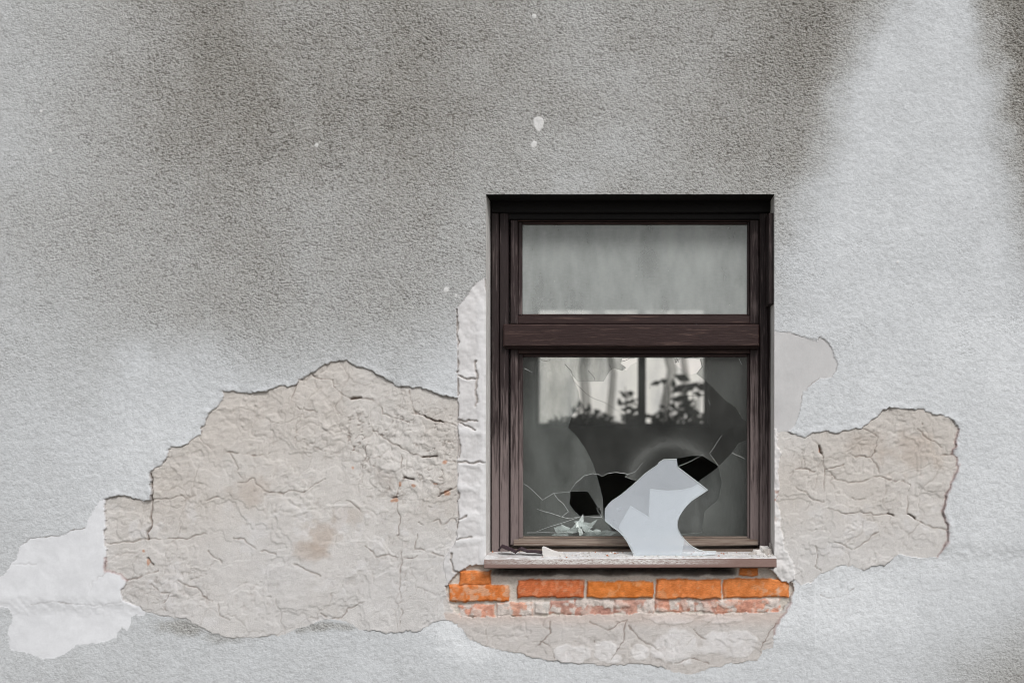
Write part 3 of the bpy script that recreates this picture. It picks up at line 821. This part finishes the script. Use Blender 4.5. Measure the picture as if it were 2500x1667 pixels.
up["label"] = "upper sash with its dusty unbroken pane"
lo = sash(1246, 1853, 851.5, 1330, 1276, 1825, 871, 1310, .124, "sash", [M_WV, M_WH, M_WB])
lo["label"] = "lower sash with its smashed pane"
b = MB()                                        # weather bar: bowed rail along the foot of the lower sash
n = 24; vs = []
for i in range(n + 1):
    t = i / n; px = 1254 + t * (1850 - 1254)
    sag = 3.5 * math.sin(t * math.pi * .9) - 3 * t
    p0 = P(px, 1316, .118); p1 = P(px, 1328 + sag * .6, .096); p2 = P(px, 1331 + sag * .6, .097); p3 = P(px, 1331 + sag * .6, .122)
    vs += [p0, p1, p2, p3]
fs = []
for i in range(n):
    for k in range(3):
        a = i * 4 + k; fs.append((a, a + 1, a + 5, a + 4))
fs += [(0, 3, 2, 1), (n * 4, n * 4 + 1, n * 4 + 2, n * 4 + 3)]
b.mesh(vs, fs); b.build("weather_bar", M_WB, win)

# glass. Z4 / Z2 turn points measured on two enlargements into photo pixels
Z4 = lambda l: [(1200 + x / 3.36, 1080 + y / 3.36) for x, y in l]
Z2 = lambda l: [(1100 + x / 2.529, 820 + y / 2.529) for x, y in l]
M_EDGE = m_plain("glass_edge", (.55, .62, .60), .3, spec=.6)
M_CRK = m_plain("glass_crack_and_glint", (.55, .58, .57), .4, spec=.5)
M_CRD = m_plain("cobweb_thread", (.03, .028, .025), .9)
def jag(loop, amp, seed, step=6.0):
    r = random.Random(seed); out = []
    for i, (x, y) in enumerate(loop):
        x2, y2 = loop[(i + 1) % len(loop)]
        L = math.hypot(x2 - x, y2 - y); k = max(1, int(L / step))
        out.append((x, y))
        for j in range(1, k):
            t = j / k; o = r.uniform(-amp, amp)
            out.append((x + (x2 - x) * t - (y2 - y) / L * o, y + (y2 - y) * t + (x2 - x) / L * o))
    return out
def at_depth(y0):
    return lambda u, v, t: P(u, v, y0) + Vector((0, t, 0))
def crack_and_glint_lines(b, lines, dep, r, mi, seed=0):
    rr = random.Random(seed)
    for ln in lines:
        pts = []
        for (x, y), (x2, y2) in zip(ln[:-1], ln[1:]):
            for t in (0, .33, .66):
                pts.append(P(x + (x2 - x) * t + rr.uniform(-.5, .5), y + (y2 - y) * t + rr.uniform(-.5, .5), dep))
        pts.append(P(*ln[-1], dep))
        b.tube(pts, [r * (1 - .6 * i / len(pts)) for i in range(len(pts))], 4, mi)

M_G_UP = m_glass("dusty_upper_glass", (0.54, 0.57, 0.56), .32, .60, 3.0, 2.6)
b = MB()
b.slab([[(1270, 543), (1830, 543), (1830, 772), (1270, 772)]], at_depth(.146), .004)
b.build("pane", [M_G_UP], up)

hc = P(1640, 1180, .146)
M_G_OUT = m_glass("dusty_outer_glass", (0.30, 0.31, 0.30), .025, .075, 6, 1.5, haze=(hc.x, hc.z, .163, .028, .26))
M_G_IN = m_glass("dusty_inner_glass", (0.38, 0.40, 0.39), .13, .34, 5, 3.0, spots=False)
OH = Z4([(510,415),(640,407),(690,330),(760,272),(830,255),(880,260),(905,281),(960,250),(1030,243),(1100,256),(1118,268),(1095,281),(1155,304),(1200,316),(1290,225),(1370,165),(1420,140),(1520,128),(1640,108),(1730,108),(1860,192),(1890,330),(1860,470),(1750,562),(1725,738),(1560,752),(1000,712),(930,650),(905,612),(740,605),(640,622),(575,610),(630,565),(590,500),(545,465)])
T1 = Z2([(1060,140),(1100,135),(1140,140),(1162,136),(1150,160),(1110,180),(1085,215),(1065,205),(1080,190),(1055,175)])
T2 = Z2([(1395,148),(1430,136),(1475,140),(1500,134),(1530,142),(1548,165),(1545,200),(1520,228),(1480,240),(1440,215),(1405,190),(1380,168)])
b = MB()
b.slab([[(1271, 866), (1830, 866), (1830, 1314), (1271, 1314)], OH, T1, T2], at_depth(.146), .004, 0, 1)
cl = [Z4([(510,415),(420,470),(300,360),(262,335)]), Z4([(565,605),(490,580),(420,560),(370,542)]), Z4([(740,605),(560,665),(440,700),(370,728)]), Z4([(1100,265),(1180,240),(1240,165)]),
      Z4([(290,737),(520,738),(700,735)]), Z4([(905,612),(860,540),(900,545)]), Z4([(1535,195),(1640,150),(1740,95)]),
      Z4([(1860,192),(1790,90),(1890,-60)]), Z4([(1975,85),(2080,135)]), Z2([(455,200),(480,212),(505,225)]), Z2([(1780,140),(1850,150)][:1] + [(1800,180)]), Z2([(1590,395),(1605,430)])]
crack_and_glint_lines(b, cl, .1445, .0008, 2, 3)
crack_and_glint_lines(b, [OH[2:8], OH[7:13], OH[30:] + OH[:3], OH[28:31]], .1447, .0009, 2, 5)  # pale tubes along the hole rim: painted glint of the broken edge
ck = [Z2([(705,175),(745,215),(760,280),(830,350),(880,385),(950,410),(1020,455),(1090,495)]), Z2([(850,215),(890,260),(890,275)]), Z2([(980,180),(1000,215)]),
      Z2([(1395,135),(1410,165),(1385,160)]), Z2([(1545,150),(1555,190),(1515,235)]), Z2([(1420,375),(1480,370),(1590,365)]), Z2([(560,150),(605,158),(620,142)]), Z2([(1050,160),(1085,150),(1130,125)]), Z2([(1430,140),(1500,128),(1520,140)])]
crack_and_glint_lines(b, ck, .1445, .0009, 3, 4)
b.build("pane", [M_G_OUT, M_EDGE, M_CRK, M_CRD], lo)

b = MB()                                        # inner casement of the double window
b.pbox(1225, 1258, 540, 1330, .25, .30, 0); b.pbox(1842, 1875, 540, 1330, .25, .30, 0)
b.pbox(1258, 1842, 790, 850, .25, .30, 1); b.pbox(1258, 1842, 1316, 1336, .25, .30, 1); b.pbox(1258, 1842, 500, 540, .25, .30, 1)
inn = b.build("inner_sash", [M_WV, M_WH], win)
IH = Z2([(700,140),(730,215),(785,283),(850,283),(945,280),(985,215),(1010,200),(1060,215),(1085,195),(1050,170),(1060,140),(1160,135),(1380,140),(1390,170),(1420,140),(1540,140),(1550,190),(1520,235),(1590,290),(1700,400),(1760,440),(1800,510),(1836,525),(1836,640),(1780,660),(1730,730),(1640,820),(1540,890),(1480,960),(1430,1050),(1400,1150),(1400,1205),(1000,1205),(945,1110),(940,1000),(915,900),(880,790),(830,690),(780,620),(725,565),(745,500),(800,420),(790,340),(760,275)])
b = MB()
b.slab([[(1256, 856), (1844, 856), (1844, 1320), (1256, 1320)], IH, Z2([(738,961),(795,958),(848,961),(880,1010),(908,1056),(925,1059),(928,1106),(868,1108),(806,1119),(764,1080),(733,1034),(740,1000)])], at_depth(.27), .003, 0, 1)
b.build("inner_pane", [M_G_IN, M_EDGE], inn)

# sill
def m_sill():
    m = NM("dusty_painted_sill")
    geo = m.n("ShaderNodeNewGeometry")
    sp = m.n("ShaderNodeSeparateXYZ"); m.l(geo.outputs['Normal'], sp.inputs[0])
    up_ = m.ramp(sp.outputs[2], [(0.35, 0.0), (0.75, 1.0)])
    n1 = m.noise(60, 5, .65); n2 = m.noise(16, 4, .6, m.pos((.6, 1, 2)))
    ps = m.n("ShaderNodeSeparateXYZ"); m.l(geo.outputs['Position'], ps.inputs[0])
    paint = m.mix(n1, (.17, .105, .09), (.33, .235, .21))
    z0 = P(0, 1370.5, -.058).z
    band = m.ramp(m.math('ABSOLUTE', m.math('SUBTRACT', ps.outputs[2], z0)), [(.008, 1.0), (.012, 0.0)])
    bx = m.ramp(m.math('ABSOLUTE', m.math('SUBTRACT', ps.outputs[0], P(1470, 0, -.04).x)), [(.20, 1.0), (.52, 0.0)])
    flake = m.math('MULTIPLY', m.math('MULTIPLY', band, bx), m.ramp(m.noise(95, 2, .5), [(.44, 0.0), (.50, 1.0)]))
    c = m.mix(flake, paint, (.74, .73, .71))
    dust = m.mix(m.ramp(n1, [(.35, 0.0), (.6, 1.0)]), (.42, .41, .40), (.78, .78, .79))
    patch = m.math('MULTIPLY', up_, m.ramp(n2, [(.30, .45), (.46, 1.0)]))
    c = m.mix(patch, c, dust)
    return m.fin(c, .9, m.bump(n1, .4, .004), .15)
b = MB()
n = 60; vs = []
rr = random.Random(3)
zf = lambda px: 1361.5 + (1898 - px) / 713 * 2.5                # the front edge drops slightly to the left
for i in range(n + 1):
    px = 1182 + (1896 - 1182) * i / n
    e = rr.uniform(-.6, .6)
    prof = [P(px, 1345, .125), P(px, 1349, .06), P(px, zf(px) - 1.5 + e * .5, -.052), P(px, zf(px) + 1 + e, -.057), P(px, zf(px) + 21 + e, -.058), P(px, zf(px) + 23, -.055), P(px, zf(px) + 22, -.03), P(px, zf(px) + 18, .12)]
    xx = prof[3].x
    vs += [Vector((xx, p.y, p.z)) for p in prof]
k = 8; fs = []
for i in range(n):
    for j in range(k - 1):
        a = i * k + j; fs.append((a, a + 1, a + k + 1, a + k))
fs += [tuple(range(k - 1, -1, -1)), tuple(n * k + j for j in range(k))]
b.mesh(vs, fs)
b.build("sill", m_sill(), win)
def sill_z(y, px=1500):
    ps = [(.125, P(px, 1345, .125).z), (.06, P(px, 1349, .06).z), (-.052, P(px, zf(px) - 1.5, -.052).z)]
    for (ya, za), (yb_, zb) in zip(ps[:-1], ps[1:]):
        if yb_ <= y <= ya:
            return za + (zb - za) * (ya - y) / (ya - yb_)
    return ps[-1][1]

# ------------------------------------------------------------------ glass shards leaning on the sill
M_SH = m_glass("milky_shard_glass", (0.80, 0.86, 0.94), .22, .30, 3, 1.0, gloss=1.5, spots=False)
M_SH2 = m_glass("milky_shard_glass_thin", (0.82, 0.87, 0.94), .26, .34, 3, 1.5, gloss=1.2, spots=False)
SHARD = Z4([(1410,140),(1520,138),(1528,200),(1600,255),(1700,330),(1775,390),(1700,440),(1640,480),(1600,520),(1570,560),(1545,600),(1530,640),(1526,680),(1535,720),(1560,765),(1590,800),(1625,835),(1660,860),(1700,880),(1740,890),(1845,893),(1835,915),(1740,926),(1530,930),(1165,930),(1150,890),(1130,850),(1105,805),(1080,770),(1055,740),(1030,720),(985,690),(930,640),(928,590),(930,545),(955,510),(985,480),(1060,430),(1130,372),(1200,310),(1250,262),(1300,225),(1360,185),(1370,165)])
SHARD2 = Z4([(1300,380),(1380,392),(1450,396),(1560,390),(1640,372),(1690,345),(1752,392),(1640,470),(1565,556),(1520,640),(1525,720),(1580,805),(1560,922),(1185,922),(1140,840),(1045,700),(1050,680),(1140,520),(1215,566),(1290,612)])
ybot, ytop, pyb, pyt = -.012, .104, 1357.0, 1121.0
def lean(off):
    def f(u, v, t):
        yy = ybot + (ytop - ybot) * (pyb - v) / (pyb - pyt) + off
        return P(u, v, yy) + Vector((0, t * .9, t * .4))
    return f
b = MB(); b.slab([SHARD], lean(0), .004, 0, 1)
o = b.build("glass_shard", [M_SH, M_EDGE])
tag(o, "large milky glass shard leaning from the sill against the smashed window", "glass shard")
b = MB(); b.slab([SHARD2], lean(.0065), .003, 0, 1)
o = b.build("glass_shard", [M_SH2, M_EDGE])
tag(o, "smaller glass piece showing through the large milky shard, right behind it", "glass shard")

# splinters heaped between the two panes
r = random.Random(11)
M_SPL = m_glass("splinter_glass", (0.72, 0.78, 0.77), .20, .75, 30, 1.0, spots=False, gloss=.5)
for i in range(30):
    c = P(r.gauss(1420, 26), 1303, .20)
    L = r.uniform(.025, .075); Wd = r.uniform(.004, .012); a = r.choice([r.gauss(1.35, .22), r.gauss(-1.3, .25), r.gauss(1.2, .3), r.gauss(-1.15, .3), r.uniform(-.9, .9)]); tl = r.uniform(.2, 1.0)
    up_v = Vector((math.sin(a), math.cos(a) * math.cos(tl) * .5, math.cos(a) * .9)); sd = Vector((math.cos(a), .3, -math.sin(a)))
    base_ = c + Vector((0, r.uniform(-.03, .03), r.uniform(-.004, .04) * max(.1, 1 - abs(c.x - P(1420, 0, .2).x) / .09)))
    pts = [(-.5, 0), (.4, 0), (.6, .5), (.1, 1), (-.4, .6)]
    b = MB(); nv = up_v.cross(sd).normalized() * .003
    q = [base_ + sd * (u * Wd * 2) + up_v * (v * L) for u, v in pts]
    vs = q + [p + nv for p in q]; k = len(q)
    b.mesh(vs, [tuple(range(k)), tuple(range(2 * k - 1, k - 1, -1))] + [(j, (j + 1) % k, (j + 1) % k + k, j + k) for j in range(k)])
    tag(b.build("glass_splinter", [M_SPL]), "pale glass splinter heaped behind the smashed lower pane beside the leaning shard", "glass splinter", "glass splinters heaped between the panes")

# ------------------------------------------------------------------ litter on the sill
def chunk(name, px, y, L, Wd, Hh, mat, rz, seed, label, cat, group=None, curl=0.0, n=7):
    rr = random.Random(seed); b = MB()
    c = P(px, 1355, y); c.z = sill_z(y, px) + .0005
    ring = []
    for k in range(n):
        a = k * 2 * math.pi / n; q = rr.uniform(.7, 1.15)
        ring.append((math.cos(a) * L / 2 * q, math.sin(a) * Wd / 2 * q))
    cs, sn = math.cos(rz), math.sin(rz)
    def T(u, v, z):
        z = z + curl * (u / (L / 2)) ** 2
        return Vector((c.x + u * cs - v * sn, c.y + (u * sn + v * cs) * .8, c.z + z))
    lo_ = [T(u, v, 0) for u, v in ring]; hi = [T(u * .8, v * .7, Hh * rr.uniform(.45, 1.15)) for u, v in ring]
    b.mesh(lo_ + hi + [T(0, 0, Hh * 1.05)], [(k, (k + 1) % n, (k + 1) % n + n, k + n) for k in range(n)] + [(k + n, (k + 1) % n + n, 2 * n) for k in range(n)] + [tuple(range(n - 1, -1, -1))])
    return tag(b.build(name, mat), label, cat, group)
M_PLUM = m_plain("peeled_dark_paint", (.035, .018, .024), .55, 40, .5, .4, .4)
M_PL = m_plain("plaster_fragment", (.68, .66, .64), .95, 50, .18, .4)
M_GR = m_plain("grey_plaster_fragment", (.46, .43, .40), .95, 50, .25, .4)
def strip(name, pts, wd, mat, label, seed):
    """curled strip of peeled paint"""
    rr = random.Random(seed); b = MB(); vs = []
    for i, (px, y, h, wk) in enumerate(pts):
        c = P(px, 1355, y); z = sill_z(y, px) + h
        for s, dz in ((-1, .004), (-.3, .0), (.4, .003), (1, .009)):
            vs.append((c.x + rr.uniform(-.002, .002), y + s * wd * wk * .5, z + dz + rr.uniform(-.001, .001)))
    nn = len(pts); top = len(vs)
    vs += [(x, y, z - .0015) for x, y, z in vs]
    fs = [(i * 4 + j, i * 4 + j + 1, i * 4 + j + 5, i * 4 + j + 4) for i in range(nn - 1) for j in range(3)]
    fs += [tuple(top + q for q in reversed(f)) for f in fs]
    rim = [0, 1, 2, 3] + [i * 4 + 3 for i in range(1, nn)] + [(nn - 1) * 4 + j for j in (2, 1, 0)] + [i * 4 for i in range(nn - 2, 0, -1)]
    fs += [(rim[i], rim[(i + 1) % len(rim)], rim[(i + 1) % len(rim)] + top, rim[i] + top) for i in range(len(rim))]
    b.mesh(vs, fs)
    return tag(b.build(name, mat), label, "paint flake")
strip("paint_flake", [(1217,.03,.016,.6),(1225,.028,.028,1.2),(1236,.022,.022,1.3),(1248,.018,.018,1.0),(1260,.012,.008,.6)], .042, M_PLUM, "curled plum-dark flake of peeled paint by the sill's left end", 1)
strip("paint_flake", [(1258,.014,.008,.6),(1271,.012,.022,1.0),(1288,.006,.012,1.0),(1306,.004,.012,1.1),(1323,.002,.008,.8)], .036, M_PLUM, "long thin plum-dark paint flake touching the pale wedge of plaster", 2)
b = MB()                                        # pale wedge standing on the sill
pr = [(1323, 1336), (1327, 1337), (1345, 1345), (1368, 1352), (1376, 1358), (1352, 1361), (1326, 1360)]
k = len(pr); yc = -.012
q0 = [P(u, v, yc) for u, v in pr]; q1 = [p + Vector((.004, .022, .003)) for p in q0]
b.mesh(q0 + q1, [tuple(range(k)), tuple(range(2 * k - 1, k - 1, -1))] + [(j, j + k, (j + 1) % k + k, (j + 1) % k) for j in range(k)])
tag(b.build("plaster_wedge", M_PL), "pale pointed wedge of fallen plaster on the sill beside dark paint flakes", "plaster piece")
rp = random.Random(21)
for i, (px, y, L, Wd, Hh) in enumerate([(1866,.05,.055,.03,.026),(1876,.02,.055,.03,.022),(1850,.035,.045,.02,.016),(1884,.055,.03,.03,.036),(1858,.0,.04,.018,.010),(1838,.02,.04,.014,.009)]):
    chunk("plaster_flake", px, y, L, Wd, Hh, M_GR if i % 2 else M_PL, rp.uniform(-.5, .5), 30 + i,
          "grey-white plaster flake in the heap at the sill's right end", "plaster flake", "plaster flakes heaped at the right end of the sill")
for i, (px, y, L, Wd, Hh, lb) in enumerate([(1800,.0,.055,.014,.004,"thin white sliver of plaster lying alone on the sill right of the shard's tip"),
                                          (1384,.0,.018,.012,.008,"small pale crumb touching the tip of the plaster wedge")]):
    chunk("plaster_flake", px, y, L, Wd, Hh, M_PL, rp.uniform(-.2, .2), 50 + i, lb, "plaster flake")
b = MB()
for i in range(420):
    px = rp.choice([rp.uniform(1195, 1890), rp.gauss(1420, 60), rp.gauss(1600, 70), rp.gauss(1860, 22)]); px = min(1892, max(1190, px)); y = rp.uniform(-.045, .085)
    c = P(px, 1355, y); z = sill_z(y, px); s = rp.uniform(.0015, .0075)
    v4 = [(c.x + s * math.cos(a + i) * rp.uniform(.6, 1.3), y + s * math.sin(a + i), z) for a in (0, 2.1, 4.2)] + [(c.x, y, z + s * rp.uniform(.4, .9))]
    b.mesh(v4, [(0, 1, 3), (1, 2, 3), (2, 0, 3), (2, 1, 0)], 1 if rp.random() < .08 else (2 if rp.random() < .35 else 0))
tag(b.build("plaster_crumbs", [M_PL, m_plain("brick_crumb", (.36, .13, .06), .9), M_GR]), "scattered pale plaster crumbs along the window sill", "crumbs", kind='stuff')

# ------------------------------------------------------------------ far window and what stands beyond it
M_FW = m_plain("far_window_wood", (.012, .011, .010), .6)
fw = thing("window", (((fw0.x + fw1.x) / 2), yb, fw0.z), "far window with a black mullion seen across the dark room", "window", kind='thing')
b = MB(); t = .035
b.box(fw0.x, fw0.x + t, yb + .1, yb + .17, fw0.z, fw1.z); b.box(fw1.x - t, fw1.x, yb + .1, yb + .17, fw0.z, fw1.z)
b.box(fw0.x + t, fw1.x - t, yb + .1, yb + .17, fw0.z, fw0.z + t); b.box(fw0.x + t, fw1.x - t, yb + .1, yb + .17, fw1.z - t, fw1.z)
b.build("frame", M_FW, fw)
mu0, mu1 = P(1557, 0, yb + .08).x, P(1577, 0, yb + .08).x
b = MB(); b.box(mu0, mu1, yb + .08, yb + .18, fw0.z + t, fw1.z - t); b.build("mullion", M_FW, fw)
b = MB()
tri = [(1526, 1046), (1530, 1025), (1556, 1017), (1570, 1005), (1576, 1022), (1578, 1044), (1620, 1046), (1628, 1050), (1530, 1050)]
q0 = [P(u, v, yb + .02) for u, v in tri]; zmin = fw0.z
q0 = [Vector((p.x, p.y, max(p.z, zmin))) for p in q0]; q1 = [p + Vector((0, .05, 0)) for p in q0]; k = len(q0)
b.mesh(q0 + q1, [tuple(range(k)), tuple(range(2 * k - 1, k - 1, -1))] + [(j, j + k, (j + 1) % k + k, (j + 1) % k) for j in range(k)])
tag(b.build("rag_bundle", m_plain("dark_rag", (.01, .01, .01), .9)), "dark crumpled bundle lying on the far sill under the mullion", "bundle")

yard_y = 15.0
pale = NM("pale_render_streaked")
cc = pale.ramp(pale.noise(1.0, 6, .7, pale.pos((2.6, 1, .45))), [(.34, (.44, .44, .45)), (.47, (.80, .78, .75)), (.62, (.90, .87, .82))])
M_FAC = pale.fin(cc, .95)
nh = thing("neighbour_house", (1, yard_y, 0), "pale streaked house front standing beyond the far window", "house", kind='thing')
b = MB(); b.box(-9, 11, yard_y, yard_y + 7, 0, 7.5); b.build("wall", M_FAC, nh)
b = MB(); b.mesh([(-9.4, yard_y - .3, 7.5), (11.4, yard_y - .3, 7.5), (11.4, yard_y + 7.3, 7.5), (-9.4, yard_y + 7.3, 7.5), (-9.4, yard_y + 3.5, 10), (11.4, yard_y + 3.5, 10)],
                 [(0, 1, 5, 4), (2, 3, 4, 5), (0, 4, 3), (1, 2, 5), (3, 2, 1, 0)]); b.build("roof", m_plain("old_tiles", (.18, .07, .05), .9, 5, .3), nh)
M_LEAF = m_plain("dark_leaf", (.018, .022, .014), .7, 12, .5)
M_STEM = m_plain("dark_stem", (.03, .025, .02), .9)
def shrub(cpx, cpy, wpx, hpx, dep, nl, seed, label, ls=.06):
    """leafy plant rising from the ground outside the back wall"""
    r = random.Random(seed)
    c = P(cpx, cpy, dep); k = S * (D + dep) / D; rw, rh = wpx * k / 2, hpx * k / 2
    t = thing("shrub", (c.x, dep, -.02), label, "shrub", "shrubs outside the far window")
    sb, lb = MB(), MB()
    for i in range(7):
        e = c + Vector((r.uniform(-rw, rw) * .8, r.uniform(-.15, .15), r.uniform(-rh, rh)))
        mid = Vector((c.x + (e.x - c.x) * .3, dep, c.z * .5))
        sb.tube([(c.x + r.uniform(-.03, .03), dep, -.02), mid, e], [.012, .008, .003], 5)
    for i in range(nl):
        while True:
            u, v = r.uniform(-1, 1), r.uniform(-1, 1)
            if u * u + v * v < 1 and r.random() < .9 - .55 * (v * .5 + .5): break
        p = c + Vector((u * rw, r.uniform(-.2, .2), v * rh)); L = ls * r.uniform(.6, 1.3)
        d = Vector((r.gauss(0, 1), r.gauss(0, .6), r.gauss(-.2, .7))).normalized(); s = d.cross(Vector((r.gauss(0, .4), 1, r.gauss(0, .4)))).normalized()
        nrm = d.cross(s) * L * .08
        lb.mesh([p, p + d * L * .5 + s * L * .22, p + d * L, p + d * L * .5 - s * L * .22, p + d * L * .5 + nrm], [(0, 1, 4), (1, 2, 4), (2, 3, 4), (3, 0, 4)])
    sb.build("stem", M_STEM, t); lb.build("leaves", M_LEAF, t)
shrub(1368, 1046, 46, 46, yb + .8, 240, 1, "rounded dark shrub under the far window's clear left corner", .07)
shrub(1428, 1030, 84, 74, yb + .9, 170, 2, "dense shrub beyond the far window, halfway between its left edge and the mullion", .09)
shrub(1490, 1040, 60, 60, yb + 1.0, 110, 6, "low dark shrub beyond the far window, just beside the mullion's left", .08)
shrub(1536, 985, 46, 84, yb + .7, 34, 3, "slim leafy plant standing close against the mullion", .09)
shrub(1660, 1026, 140, 70, yb + 1.0, 230, 4, "wide low shrub beyond the far window's right casement", .09)
shrub(1690, 948, 60, 56, yb + .6, 11, 5, "sparse twig with large leaves crossing the far window's right casement", .17)
shrub(1632, 928, 34, 24, yb + .6, 4, 7, "small twig tip with a few big leaves between the mullion and the large-leaved twig", .13)
M_BARK = m_plain("pale_bark", (.36, .35, .33), .9, 8, .4)
for i, (px, dep, rad, lb) in enumerate([(1440, 9.5, .07, "slim grey tree standing beyond the far window's left casement"), (1478, 11.0, .06, "thin pale tree beyond the far window, farther back beside the mullion"), (1610, 10.0, .08, "grey tree beyond the far window's right casement, next to the mullion"), (1650, 11.5, .06, "thin pale tree farther back beyond the far window's right casement")]):
    c = P(px, 900, dep); t = thing("tree", (c.x, dep, -.02), lb, "tree", "trees beyond the far window")
    b = MB(); rr = random.Random(60 + i)
    pts = [(c.x + rr.uniform(-.08, .08) * z, dep, -.02 + z) for z in (0, 1.2, 2.4, 3.6, 5.0)]
    b.tube(pts, [rad * 1.3, rad, rad * .9, rad * .75, rad * .4], 8); b.build("trunk", M_BARK, t, True)
    b = MB()
    for k2 in range(9):
        z = rr.uniform(2.8, 4.8); a = rr.uniform(0, 6.28); L = rr.uniform(.5, 1.2)
        b.tube([(c.x, dep, z), (c.x + math.cos(a) * L * .5, dep + math.sin(a) * L * .5, z + L * .4), (c.x + math.cos(a) * L, dep + math.sin(a) * L, z + L)], [rad * .3, rad * .2, rad * .08], 5)
    for k2 in range(260):
        p = Vector((c.x + rr.gauss(0, .6), dep + rr.gauss(0, .6), 4.6 + rr.gauss(0, .6))); d = Vector((rr.gauss(0, 1), rr.gauss(0, 1), rr.gauss(0, 1))).normalized() * .09; s = d.cross(Vector((0, .3, 1))).normalized() * .035
        b.face([p, p + d * .5 + s, p + d, p + d * .5 - s], 1)
    b.build("crown", [M_BARK, m_plain("tree_leaf", (.07, .09, .04), .8)], t)
